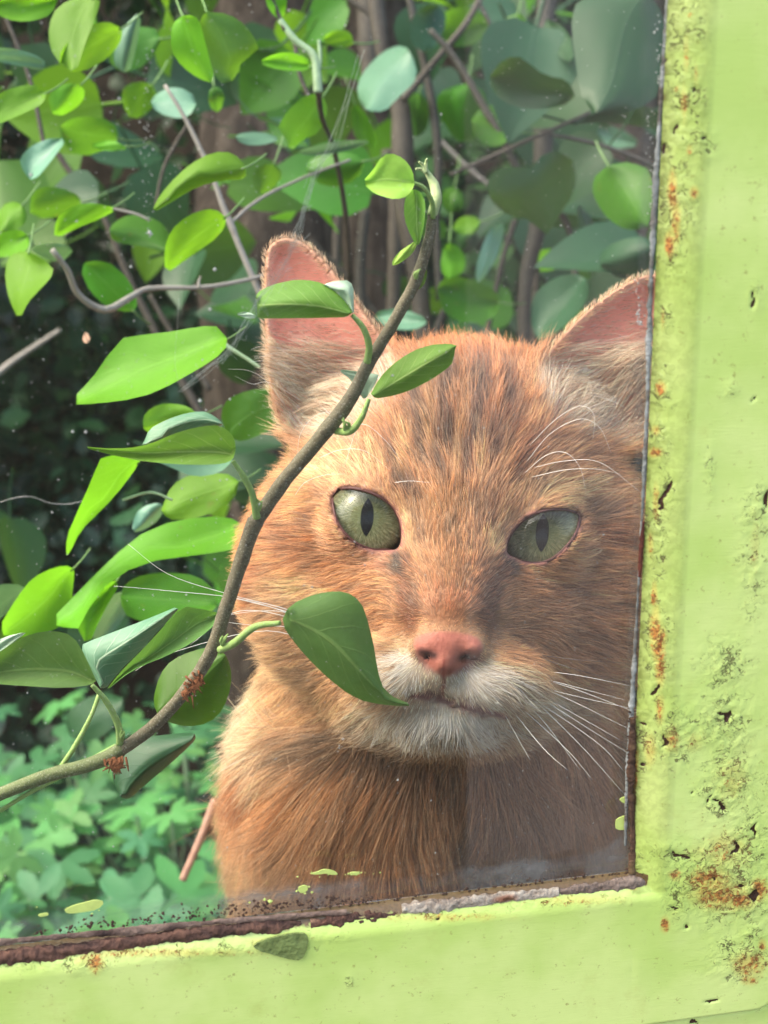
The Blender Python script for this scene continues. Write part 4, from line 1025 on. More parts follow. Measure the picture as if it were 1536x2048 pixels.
LM = {
 'ivy': leaf_mat('ivy_leaf', (.13, .28, .030, 1), (.14, .29, .04, 1), (.40, .56, .18, 1), .38, .6, .75),
 'ivydark': leaf_mat('ivy_leaf_dark', (.075, .19, .030, 1), (.09, .21, .05, 1), (.24, .40, .12, 1), .28, .6, .5),
 'ivyyoung': leaf_mat('ivy_leaf_young', (.34, .56, .06, 1), (.34, .55, .08, 1), (.5, .66, .2, 1), .4, .5, .35),
 'under': leaf_mat('ivy_leaf_pale', (.42, .56, .42, 1), (.42, .56, .42, 1), (.5, .62, .45, 1), .15, .6, .3),
 'wet': leaf_mat('ivy_leaf_blue_green', (.10, .22, .13, 1), (.10, .22, .13, 1), (.4, .5, .36, 1), .1, .5, .8, .15),
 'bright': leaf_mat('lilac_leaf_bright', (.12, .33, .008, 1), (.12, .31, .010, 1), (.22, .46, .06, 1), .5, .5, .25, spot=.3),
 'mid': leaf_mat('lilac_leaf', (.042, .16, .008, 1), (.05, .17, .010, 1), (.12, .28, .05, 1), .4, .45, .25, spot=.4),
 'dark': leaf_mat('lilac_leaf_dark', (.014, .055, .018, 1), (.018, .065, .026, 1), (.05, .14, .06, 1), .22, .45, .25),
 'shade': leaf_mat('lilac_leaf_shaded', (.014, .056, .018, 1), (.016, .06, .022, 1), (.03, .07, .04, 1), .12, .5, .2),  # shaded copy of the lilac leaf, dimness put into its colour
 'pale': leaf_mat('lilac_leaf_pale', (.09, .20, .12, 1), (.11, .23, .15, 1), (.2, .34, .24, 1), .2, .42, .25, .1),  # leaf underside and pale sky reflection, both put into the colour
}
def leaf_px(outline, d, mat, par, base=None, tip=None, fold=.0, bend=0.0, nt=12, nw=8, name='leaf', roll=0.0, smooth_n=2, tilt=0.0, stalk=False):
    """Outline traced around a leaf (photo px) at distance d; fold/bend/tilt/roll in metres give it its own relief."""
    o = chaikin_(outline, smooth_n)
    if base is None:
        # farthest pair
        D_ = np.linalg.norm(o[:, None] - o[None], axis=2); i, j = np.unravel_index(D_.argmax(), D_.shape); base, tip = o[i], o[j]
        a_ = (tip - base) / np.linalg.norm(tip - base); f_ = ((o - base) @ a_) / np.linalg.norm(tip - base)
        w1 = np.abs((o - base) @ np.array([-a_[1], a_[0]])); 
        if base[0] - base[1] < tip[0] - tip[1]: base, tip = tip, base
        if stalk:
            q0 = base + (tip - base) * .04; dr = (base - tip) / np.linalg.norm(tip - base)
            px_tube('petiole', [(q0[0], q0[1], d + .001), (q0[0] + dr[0] * 20, q0[1] + dr[1] * 20, d + .004), (q0[0] + dr[0] * 38, q0[1] + dr[1] * 38 - 3, d + .014), (q0[0] + dr[0] * 54, q0[1] + dr[1] * 54 - 8, d + .03)], [2.6, 2.2, 2.0, 2.0], MPETD, par, 10, 5)
    b = np.asarray(base, float); t = np.asarray(tip, float); ax = t - b; Ln = np.linalg.norm(ax); ax /= Ln; pr = np.array([-ax[1], ax[0]])
    q = (o - b) @ np.stack([ax, pr], 1)
    t0, t1 = q[:, 0].min(), q[:, 0].max()
    ts = t0 + (t1 - t0) * (.5 - .5 * np.cos(np.linspace(0.06, np.pi - .03, nt)))
    lo = np.zeros(nt); hi = np.zeros(nt)
    for k, tv in enumerate(ts):
        xs_ = []
        for a_, c_ in zip(q, np.roll(q, -1, 0)):
            if (a_[0] - tv) * (c_[0] - tv) <= 0 and a_[0] != c_[0]:
                xs_.append(a_[1] + (c_[1] - a_[1]) * (tv - a_[0]) / (c_[0] - a_[0]))
        if xs_: lo[k], hi[k] = min(xs_), max(xs_)
        elif k: lo[k], hi[k] = lo[k - 1], hi[k - 1]
    ss = np.linspace(-1, 1, nw + 1)
    T, S_ = np.meshgrid(np.arange(nt), ss, indexing='ij')
    mid_ = np.where((lo < 0) & (hi > 0), 0, (lo + hi) / 2)
    mid_ = mid_ * .5 + (lo + hi) / 4
    off = np.where(S_ < 0, mid_[:, None] + (lo - mid_)[:, None] * -S_, mid_[:, None] + (hi - mid_)[:, None] * S_)
    px2 = b[None, None] + ax * ts[T][..., None] + pr * off[..., None]
    tn_ = (ts[T] - t0) / (t1 - t0)
    dd = d + fold * np.abs(S_) ** 1.3 + bend * (tn_ - .3) ** 2 + tilt * (tn_ - .5) + roll * S_
    dd = dd + .0012 * d * np.sin(S_ * 5 + tn_ * 7)
    cam3 = np.stack([(px2[..., 0] - 768) * K, np.ones(px2.shape[:2]), (1024 - px2[..., 1]) * K], -1) * dd[..., None]
    v = c2w(cam3.reshape(-1, 3))
    ob = mesh(name, v, grid_faces(nt, nw + 1), LM[mat], par)
    setuv(ob, np.stack([(S_.ravel() + 1) / 2, tn_.ravel()], 1))
    return ob
def gd(px, py):
    r = R @ ray(px, py); return float(-CAMLOC[1] / r[1])
for q_ in ((0, 1590), (500, 1040), (865, 400), (600, 600), (900, 1300)): print('glass depth', q_, gd(*q_))

spr = empty('ivy_sprig', tuple(P(-60, 1610, .350)))
tag(spr, 'brown ivy stem with soft green leaves climbing diagonally up the outside of the glass', 'climbing plant')
def stem_mat(name, a, b, c_, sc=700):
    M_ = Mat(name); p = M_.obj(); n = M_.noise(sc, 4, p, .7); n2 = M_.noise(60, 3, p); n3 = M_.noise(2600, 2, p)
    cc = M_.mix(n2, a, b); cc = M_.mix(M_.math('MULTIPLY', M_.sm(n, .52, .68), .7), cc, c_); cc = M_.mix(M_.math('MULTIPLY', M_.sm(n3, .55, .7), .45), cc, (.42, .42, .34, 1))
    return M_.done(M_.pbr(cc, .7, .3, M_.bump(n, .8, .0005)))
MSTEM = stem_mat('ivy_stem', (.11, .095, .055, 1), (.16, .135, .095, 1), (.055, .04, .028, 1))
MSTEMG = stem_mat('ivy_stem_green', (.12, .17, .055, 1), (.15, .16, .08, 1), (.08, .09, .04, 1))
MPET = stem_mat('petiole', (.24, .38, .10, 1), (.30, .44, .14, 1), (.20, .30, .09, 1), 900)
MPETD = stem_mat('leaf_stalk', (.10, .20, .05, 1), (.13, .24, .07, 1), (.09, .14, .05, 1), 900)
MTIP = stem_mat('shoot_tip', (.36, .46, .20, 1), (.44, .50, .28, 1), (.30, .36, .16, 1), 900)
def px_tube(name, pts, rad, mat, par, n=60, ns=10, lump=.10, seed=1):
    """pts (px,py,d)"""
    a = np.array([ray(q[0], q[1]) * q[2] for q in pts]); path = catmull(a, n)
    rr = .88 * np.interp(np.linspace(0, 1, n), np.linspace(0, 1, len(rad)), rad) * K * np.interp(np.linspace(0, 1, n), np.linspace(0, 1, len(pts)), [q[2] for q in pts])
    return tube(name, c2w(path), rr, mat, par, ns, lump, seed)
SD = .347
st_pts = [(510, 1048, .340), (520, 1030, .340), (570, 960, .338), (640, 876, .336), (700, 798, .334), (737, 728, .332), (790, 640, .330), (832, 560, .328), (858, 480, .327), (866, 425, .327)]
px_tube('stem', [(-70, 1618, .352), (0, 1588, .352), (100, 1550, .352), (170, 1532, .351), (230, 1508, .350), (250, 1486, .350)], [15, 15, 15, 16, 18, 14], MSTEMG, spr, 60, 14)
px_tube('stem', [(225, 1512, .350), (300, 1458, .349), (366, 1388, .348), (420, 1308, .346), (452, 1215, .344), (480, 1130, .342), (500, 1070, .3405), (512, 1042, .340)], [14, 15, 15, 16, 16, 17, 18, 20], MSTEM, spr, 90, 14, .14, 2)
px_tube('stem', st_pts, [18, 17, 17, 17, 18, 15, 14, 14, 13, 13, 12], MSTEM, spr, 100, 14, .14, 3)
px_tube('shoot_tip', [(864, 432, .3268), (872, 400, .327), (868, 370, .328), (850, 338, .328)], [12, 13, 11, 5], MTIP, spr, 30, 10)
for a_ in ((846, 330, -8, -6), (852, 326, 2, -8), (842, 338, -10, 0)): px_tube('bud', [(852, 346, .327), (a_[0], a_[1], .327), (a_[0] + a_[2], a_[1] + a_[3], .326)], [5, 4, 2.5], MTIP, spr, 10, 6)
px_tube('tendril', [(0, 1622, .353), (60, 1585, .353), (130, 1548, .352), (232, 1492, .351)], [5, 5, 6, 6], MPET, spr, 30, 8)
px_tube('petiole', [(240, 1488, .349), (236, 1450, .347), (212, 1402, .345), (184, 1370, .344)], [9, 8, 7, 5], MPET, spr, 26)
px_tube('petiole', [(118, 1540, .358), (150, 1492, .358), (182, 1432, .359), (198, 1390, .360)], [6, 6, 5, 5], MPET, spr, 26)
px_tube('petiole', [(514, 1036, .338), (505, 990, .335), (488, 955, .333), (466, 922, .332)], [9, 8, 7, 5], MPET, spr, 26)
px_tube('petiole', [(440, 1300, .344), (470, 1285, .340), (510, 1254, .336), (560, 1246, .333)], [9, 9, 8, 6], MPET, spr, 26)
px_tube('petiole', [(735, 724, .331), (738, 690, .328), (726, 655, .326), (704, 630, .325)], [9, 8, 7, 5], MPET, spr, 26)
px_tube('petiole', [(672, 862, .336), (700, 862, .333), (722, 838, .331), (738, 798, .330)], [9, 9, 7, 5], MPET, spr, 26)
px_tube('petiole', [(866, 436, .326), (864, 404, .323), (848, 376, .321), (828, 366, .320)], [6, 6, 5, 4], MPET, spr, 20)
for (x, y, d, n_) in ((518, 1020, .337, 3), (446, 1290, .342, 3), (244, 1478, .348, 3), (690, 858, .333, 3), (832, 556, .326, 2)):
    for k in range(n_): px_tube('bud', [(x, y, d), (x + rng.normal(0, 5), y - 6 - 3 * k, d - .001), (x + rng.normal(2, 7), y - 14 - 4 * k, d - .002)], [5, 4, 1.5], MPET, spr, 10, 6)
# aerial roots: rough brown tufts
MROOT = plain('aerial_root', rgb(112, 72, 50), .9, .1, .5, 900)
for (cx_, cy_, d, n_, sx_, sy_, dirx, diry) in ((385, 1368, .3455, 46, 12, 28, 6, 10), (232, 1520, .3465, 50, 14, 6, 2, 20)):
    for k in range(n_):
        x = cx_ + rng.normal(0, sx_) * .6; y = cy_ + rng.normal(0, sy_) * .6
        x += (-.55 * (y - cy_)) if sy_ > 20 else 0
        px_tube('root', [(x, y, d), (x + rng.normal(dirx, 4) * .6, y + rng.normal(diry, 5) * .6, d - .0008), (x + rng.normal(dirx, 7), y + rng.normal(diry, 7), d - .001)], [3.2, 2.4, 1.0], MROOT, spr, 6, 5)
LF = lambda *a, **k: leaf_px(*a, **k)
LF([(723, 365), (748, 338), (765, 309), (790, 306), (818, 326), (832, 362), (820, 390), (795, 400), (752, 390)], .320, 'ivyyoung', spr, (830, 368), (723, 365), fold=-.002, bend=.006, smooth_n=1)
LF([(812, 384), (834, 376), (852, 400), (850, 440), (838, 500), (820, 470), (806, 430)], .3265, 'ivy', spr, (838, 380), (836, 500), fold=-.002)
LF([(780, 534), (792, 508), (815, 492), (836, 478), (830, 502), (806, 524)], .325, 'ivyyoung', spr, (836, 482), (780, 535), fold=.001)
LF([(824, 580), (842, 540), (856, 536), (852, 566), (836, 582)], .329, 'ivy', spr, (830, 582), (856, 536))
LF([(507, 590), (540, 570), (598, 557), (650, 566), (690, 600), (710, 634), (640, 636), (560, 637), (506, 637), (524, 616)], .322, 'ivy', spr, (708, 633), (507, 612), fold=.004, bend=.004, smooth_n=1, nt=18)
LF([(642, 572), (664, 562), (706, 560), (708, 600), (708, 634), (690, 602)], .3255, 'under', spr, (708, 632), (650, 566), fold=.002, name='leaf_underside', smooth_n=1)
LF([(470, 628), (490, 622), (512, 630), (510, 638), (490, 636)], .3235, 'under', spr, (512, 634), (470, 628), name='leaf_underside', smooth_n=1)
LF([(735, 800), (760, 752), (800, 716), (850, 690), (915, 686), (908, 706), (909, 726), (860, 762), (800, 790)], .327, 'ivy', spr, (735, 800), (915, 690), fold=.003, bend=-.004, smooth_n=1, nt=18)
LF([(672, 738), (712, 742), (742, 748), (764, 744), (738, 790), (726, 802), (706, 762)], .3355, 'under', spr, (738, 800), (674, 738), name='leaf_underside', smooth_n=1)
LF([(157, 892), (225, 898), (290, 893), (350, 866), (400, 852), (446, 850), (470, 876), (472, 905), (462, 926), (400, 931), (300, 925), (230, 912)], .331, 'ivy', spr, (466, 922), (157, 893), fold=-.003, bend=.006, smooth_n=1, nt=22)
LF([(282, 893), (292, 876), (298, 856), (350, 832), (402, 820), (432, 832), (450, 854), (400, 856), (350, 870), (316, 888)], .3325, 'wet', spr, (450, 852), (284, 892), fold=.003, name='leaf_fold', smooth_n=1, nt=16)
LF([(560, 1246), (580, 1208), (640, 1184), (695, 1182), (724, 1205), (738, 1250), (750, 1300), (756, 1350), (772, 1388), (832, 1412), (780, 1412), (712, 1400), (650, 1352), (600, 1300)], .331, 'ivydark', spr, (560, 1246), (826, 1412), fold=.004, bend=.010, smooth_n=1, nt=24, nw=10)
LF([(-80, 1350), (-20, 1318), (38, 1276), (92, 1260), (142, 1266), (165, 1300), (184, 1342), (196, 1368), (130, 1377), (50, 1372), (-40, 1366)], .342, 'ivydark', spr, (194, 1368), (-80, 1350), fold=-.003, bend=.004, smooth_n=1, nt=20)
LF([(-40, 1300), (0, 1276), (56, 1262), (40, 1276), (0, 1306), (-40, 1326)], .3445, 'under', spr, (56, 1264), (-40, 1310), name='leaf_fold', smooth_n=1)
LF([(154, 1292), (200, 1274), (300, 1236), (366, 1208), (330, 1248), (282, 1300), (232, 1350), (206, 1386), (186, 1348)], .360, 'wet', spr, (204, 1384), (366, 1210), fold=.004, name='leaf', smooth_n=1, nt=16)
LF([(366, 1210), (400, 1218), (444, 1226), (420, 1262), (350, 1306), (262, 1340), (206, 1388), (240, 1344), (284, 1300), (332, 1248)], .3585, 'ivydark', spr, (206, 1386), (440, 1226), fold=-.003, name='leaf_fold', smooth_n=1, nt=16)
LF([(302, 1428), (316, 1350), (350, 1312), (440, 1286), (470, 1350), (440, 1440), (370, 1458)], .40, 'mid', spr, (302, 1428), (470, 1300), fold=.006, nt=14)
LF([(215, 1530), (250, 1480), (320, 1470), (410, 1462), (350, 1520), (290, 1570), (245, 1612)], .42, 'dark', spr, (410, 1464), (240, 1612), fold=.006, nt=14)
# fine hair and silk caught on the pane
MSILK = Mat('silk'); MSILK = MSILK.done(MSILK.pbr((.55, .60, .57, 1), .4, .5, None))
def pane_line(name, pts, r, par, mat=None, off=.0052, n=40):
    q = catmull(pts, n); o = np.array([onplane(a, b, off) for a, b in q])
    return tube(name, o, r, mat or MSILK, par, 5)
web = empty('cobweb', tuple(onplane(700, 120, .0052))); tag(web, 'torn grey cobweb threads hanging down the glass beside the cat\'s left-hand ear', 'cobweb')
base_l = [(722, 110), (700, 190), (668, 280), (640, 330), (615, 400), (590, 470), (560, 540), (520, 600), (490, 650), (455, 700), (410, 745), (360, 785)]
for k in range(7):
    j = [(x + rng.normal(0, 5), y + rng.normal(0, 5)) for x, y in base_l[(k % 3):len(base_l) - (k % 2)]]
    pane_line('thread', j, .000022 + .00001 * rng.random(), web)
for k in range(16):
    i = rng.integers(2, 10); x, y = base_l[i]; pane_line('thread', [(x + rng.normal(0, 8), y + rng.normal(0, 8)), (x + rng.normal(0, 16), y + rng.normal(0, 16)), (x + rng.normal(4, 18), y + rng.normal(10, 18))], .00002, web, n=12)
pane_line('thread', [(358, 595), (354, 660), (350, 720), (358, 775)], .000018, web)
hr_ = pane_line('loose_hair', [(-10, 1008), (20, 998), (60, 993), (100, 1006), (135, 1008), (165, 1002)], .00004, None, MWH)
tag(hr_, 'single pale curly hair stuck to the glass at the left edge', 'hair')
hk = LF([(164, 684), (168, 664), (174, 664), (182, 678), (176, 688)], gd(172, 676) - .002, 'under', None, name='seed_husk', smooth_n=1, nt=6, nw=4)
hk.data.materials[0] = plain('husk', rgb(205, 165, 130), .8, .2, .3, 900); tag(hk, 'tiny tan seed husk stuck on the left of the glass', 'seed husk')
# ================================================================= the garden behind
MBARK = stem_mat('lilac_bark', (.036, .027, .02, 1), (.06, .046, .036, 1), (.022, .016, .012, 1), 160)
MBARKG = stem_mat('grey_twig', (.20, .175, .155, 1), (.27, .24, .21, 1), (.12, .10, .09, 1), 300)
MBARKD = stem_mat('dark_bark', (.030, .026, .022, 1), (.045, .038, .03, 1), (.012, .010, .008, 1), 160)
MTWG = stem_mat('green_twig', (.20, .30, .16, 1), (.28, .38, .22, 1), (.15, .22, .12, 1), 300)
lil = empty('lilac_bush', tuple(P(560, 1200, 1.0)[:2]) + (0.0,))
tag(lil, 'lilac bush of bright heart shaped leaves and grey twigs left of the cat', 'bush')
lir = empty('lilac_bush', tuple(P(1080, 1200, 1.3)[:2]) + (0.0,))
tag(lir, 'dark stemmed bush with shaded heart shaped leaves above the cat', 'bush')
def T(pts, rad, mat, par, d, d2=None, name='branch', n=30, ns=8):
    d2 = d if d2 is None else d2; m_ = len(pts)
    px_tube(name, [(x, y, d + (d2 - d) * i / max(1, m_ - 1)) for i, (x, y) in enumerate(pts)], rad, mat, par, n, ns, .15, 3)
T([(330, 170), (372, 240), (420, 340), (445, 410), (462, 450), (490, 520), (525, 600), (600, 780)], [4, 5, 6, 7, 8, 7, 8, 9], MBARKG, lil, .66)
T([(462, 446), (500, 412), (545, 384), (620, 350), (700, 320)], [4, 4, 3.5, 3], MBARKG, lil, .66, .72)
T([(105, 500), (135, 540), (158, 590), (210, 620), (262, 594), (300, 577), (400, 575), (470, 565), (540, 548)], [7, 7, 8, 9, 7, 5, 5, 4], MBARKG, lil, .60, .66)
T([(398, 575), (398, 562), (402, 552)], [4, 3, 1.5], MBARKG, lil, .62)
T([(560, 40), (590, 80), (626, 110), (634, 150), (636, 186)], [7, 8, 9, 10, 11], MTWG, lil, .62)
T([(638, 80), (640, 120), (634, 150)], [4, 5, 6], MTWG, lil, .62)
T([(636, 184), (645, 240), (668, 300), (690, 420), (700, 560)], [7, 6, 6, 7], MBARK, lil, .62, .8)
T([(570, 60), (545, 0), (530, -60)], [6, 5, 5], MBARK, lil, .62)
T([(590, 80), (600, 150), (640, 240)], [5, 5, 5], MBARK, lil, .7)
T([(130, 470), (200, 420), (260, 425), (300, 440)], [3, 3, 3], MBARKG, lil, .66)
T([(380, 240), (330, 330), (310, 420)], [4, 4, 3], MBARK, lil, .8)
T([(60, 200), (130, 330), (200, 420), (260, 560), (330, 700), (420, 860)], [7, 8, 8, 9, 10], MBARK, lil, .95)
T([(300, 590), (340, 660), (420, 780)], [6, 7, 8], MBARK, lil, .95)
T([(10, 30), (60, 160), (90, 300)], [4, 5, 5], MBARK, lil, .8)
T([(-20, 760), (30, 720), (120, 660)], [8, 7, 5], MBARKG, lil, 1.1)
T([(450, 690), (490, 715), (520, 735)], [5, 4, 4], MTWG, lil, .55)
T([(245, 1000), (300, 985), (345, 1000)], [3.5, 3.5, 3], MTWG, lil, .5)
T([(430, 1600), (400, 1680), (365, 1760)], [9, 9, 8], stem_mat('red_twig', (.32, .17, .12, 1), (.38, .22, .16, 1), (.2, .1, .07, 1), 300), lil, .7)
B2 = [([(748, -40), (758, 50), (772, 130), (800, 205), (806, 300), (812, 420), (836, 560), (850, 700)], [20, 20, 16, 22, 26, 24, 22, 22], MBARK, 1.0),
 ([(730, -40), (738, 80), (742, 200)], [22, 24, 20], MBARK, 1.15), ([(970, -20), (930, 50), (880, 110), (806, 200)], [7, 8, 8, 10], MBARK, .98), ([(815, -20), (842, 100), (868, 230), (876, 330), (872, 450), (880, 600)], [9, 9, 10, 10, 9, 10], MBARKD, 1.0),
 ([(860, 60), (905, 110), (960, 200), (1030, 330), (1060, 420)], [7, 8, 9, 9, 9], MBARKD, .95), ([(1098, -30), (1085, 120), (1086, 300), (1078, 440), (1052, 560), (1048, 720)], [22, 22, 22, 20, 16, 15], MBARKD, 1.05),
 ([(1074, 440), (1072, 560), (1068, 720)], [9, 8, 8], MBARK, 1.1), ([(1120, 420), (1144, 480), (1152, 580), (1158, 720)], [8, 8, 7, 7], MBARK, 1.0), ([(1030, 440), (1000, 540), (968, 700)], [7, 6, 6], MBARKD, 1.05),
 ([(900, 350), (990, 310), (1080, 270), (1180, 225)], [5, 5, 5, 4], MBARK, .9), ([(1096, 268), (1160, 280), (1220, 296), (1320, 335)], [4, 5, 5, 5], MBARKD, .9), ([(680, 380), (672, 520), (680, 700)], [9, 9, 10], MBARK, 1.3), ([(730, 420), (720, 560), (735, 720)], [12, 12, 14], MBARKD, 1.2),
 ([(620, 480), (700, 560), (760, 640)], [6, 6, 6], MBARKD, 1.2), ([(775, 300), (790, 400), (786, 640)], [14, 15, 16], MBARK, 1.25), ([(906, 600), (880, 640), (862, 720)], [8, 8, 9], MBARKD, 1.1), ([(760, 40), (700, 0), (660, -40)], [7, 6, 6], MBARK, 1.0), ([(945, -20), (985, 60), (1000, 130)], [5, 5, 4], MBARKD, 1.0), ([(560, 380), (620, 470), (640, 640)], [10, 10, 12], MBARKD, 1.5),
 ([(1230, 560), (1190, 640), (1180, 720)], [5, 5, 5], MBARK, 1.2), ([(880, 280), (930, 330), (990, 380)], [5, 5, 4], MBARKG, 1.3)]
for pts, rad, mt, d in B2: T(pts, rad, mt, lir, d, name='stem' if rad[0] > 12 else 'branch', ns=10)
LEAVES_L = [
 ([(120, 0), (205, -10), (190, 40), (165, 100), (152, 150), (108, 118), (92, 60)], .60, 'bright'), ([(-20, -10), (120, -15), (105, 30), (60, 44), (20, 42), (-20, 20)], .62, 'bright'), ([(108, 118), (152, 152), (225, 112), (252, 62), (215, 40), (160, 55)], .61, 'bright'),
 ([(-30, 92), (40, 98), (92, 118), (88, 144), (30, 130), (-30, 118)], .62, 'pale'), ([(340, 90), (345, 42), (372, 28), (398, 35), (412, 90), (432, 168), (392, 156), (352, 122)], .58, 'bright'), ([(395, 22), (468, 28), (508, 70), (522, 112), (488, 96), (474, 160), (432, 168), (410, 88)], .60, 'mid'),
 ([(222, 130), (240, 60), (286, 16), (272, 100), (258, 150)], .66, 'pale'), ([(-20, 190), (60, 166), (92, 180), (90, 206), (50, 226), (-20, 256)], .60, 'bright'), ([(92, 190), (130, 164), (172, 172), (166, 208), (110, 240)], .64, 'bright'), ([(298, 196), (350, 168), (398, 196), (375, 242), (312, 226)], .72, 'pale'),
 ([(38, 312), (80, 280), (138, 274), (104, 320), (66, 366), (44, 340)], .66, 'pale'), ([(175, 290), (220, 278), (262, 298), (215, 304)], .72, 'bright'), ([(302, 428), (320, 388), (370, 334), (420, 305), (462, 302), (490, 326), (494, 360), (440, 360), (390, 375), (340, 405)], .56, 'bright'),
 ([(330, 550), (328, 490), (345, 455), (385, 424), (432, 416), (458, 440), (435, 475), (400, 500), (368, 522)], .58, 'bright'), ([(108, 480), (110, 440), (140, 412), (186, 404), (238, 418), (195, 440), (150, 458)], .60, 'bright'), ([(216, 452), (260, 426), (312, 436), (344, 470), (344, 512), (290, 492), (224, 486)], .68, 'mid'),
 ([(8, 550), (18, 508), (50, 500), (82, 515), (114, 540), (85, 575), (58, 600), (38, 642), (18, 600)], .58, 'bright'), ([(-10, 468), (40, 456), (60, 476), (56, 502), (20, 514), (-10, 514)], .62, 'bright'), ([(58, 496), (100, 484), (152, 494), (124, 528), (80, 512)], .64, 'pale'), ([(156, 528), (210, 518), (262, 560), (280, 622), (230, 624), (182, 590)], .68, 'mid'),
 ([(133, 810), (195, 745), (222, 700), (240, 672), (330, 666), (412, 650), (442, 654), (458, 686), (440, 712), (380, 748), (300, 792), (215, 806)], .48, 'bright'), ([(282, 850), (294, 818), (335, 804), (382, 814), (400, 836), (345, 852), (300, 872)], .56, 'bright'), ([(436, 832), (460, 790), (530, 774), (580, 786), (560, 850), (500, 880), (462, 884)], .60, 'mid'),
 ([(200, 908), (286, 912), (262, 952), (215, 1010), (160, 1060), (134, 1120), (130, 1080), (165, 1000), (188, 950)], .50, 'bright'), ([(262, 900), (330, 880), (450, 888), (470, 930), (400, 960), (330, 930)], .53, 'pale'), ([(96, 1246), (160, 1180), (230, 1108), (300, 1055), (380, 1034), (480, 1032), (490, 1095), (400, 1110), (300, 1120), (232, 1152), (182, 1200), (166, 1266)], .52, 'bright'),
 ([(345, 962), (400, 944), (480, 950), (470, 1002), (400, 1038), (315, 1040)], .56, 'bright'), ([(262, 1054), (278, 1014), (328, 1002), (322, 1040), (272, 1068)], .60, 'pale'), ([(-10, 1268), (30, 1200), (70, 1148), (132, 1128), (152, 1140), (142, 1190), (152, 1242), (60, 1278)], .54, 'bright'),
 ([(-20, 1166), (58, 1170), (42, 1202), (-20, 1256)], .58, 'pale'), ([(132, 1216), (200, 1168), (246, 1158), (202, 1232), (176, 1296), (148, 1244)], .54, 'bright'), ([(238, 1202), (250, 1164), (300, 1144), (400, 1148), (444, 1200), (400, 1252), (260, 1244)], .58, 'mid'), ([(180, 1240), (230, 1180), (260, 1190), (250, 1240), (190, 1300)], .6, 'pale'),
 ([(528, -10), (574, -10), (572, 25), (558, 40), (538, 22)], .62, 'bright'), ([(512, 126), (560, 102), (612, 110), (624, 142), (560, 141)], .66, 'bright'), ([(642, 76), (670, 58), (702, 62), (708, 94), (660, 94)], .8, 'bright'), ([(552, 252), (600, 194), (642, 184), (658, 220), (640, 265), (605, 280), (580, 305), (568, 265)], .66, 'mid'),
 ([(468, 268), (520, 262), (566, 278), (520, 292), (480, 288)], .7, 'pale'), ([(586, 302), (680, 280), (750, 280), (700, 302), (620, 314)], .7, 'pale'), ([(500, 345), (540, 322), (570, 345), (545, 380), (515, 392)], .72, 'mid'), ([(600, 330), (660, 300), (730, 310), (720, 360), (650, 380)], .78, 'mid'),
 ([(200, 70), (260, 50), (330, 60), (300, 130), (230, 150)], .75, 'mid'), ([(420, 170), (452, 180), (440, 230), (415, 210)], .7, 'mid'), ([(150, 320), (110, 260), (150, 230), (230, 240), (240, 290)], .74, 'mid'), ([(60, 380), (110, 370), (170, 395), (150, 430), (60, 440)], .75, 'mid'), ([(240, 170), (300, 160), (320, 200), (280, 240), (250, 230)], .78, 'mid'), ([(0, 410), (40, 400), (60, 440), (20, 470), (-10, 460)], .7, 'bright'), ([(120, 1430), (200, 1380), (260, 1400), (220, 1470), (150, 1490)], .8, 'dark')]
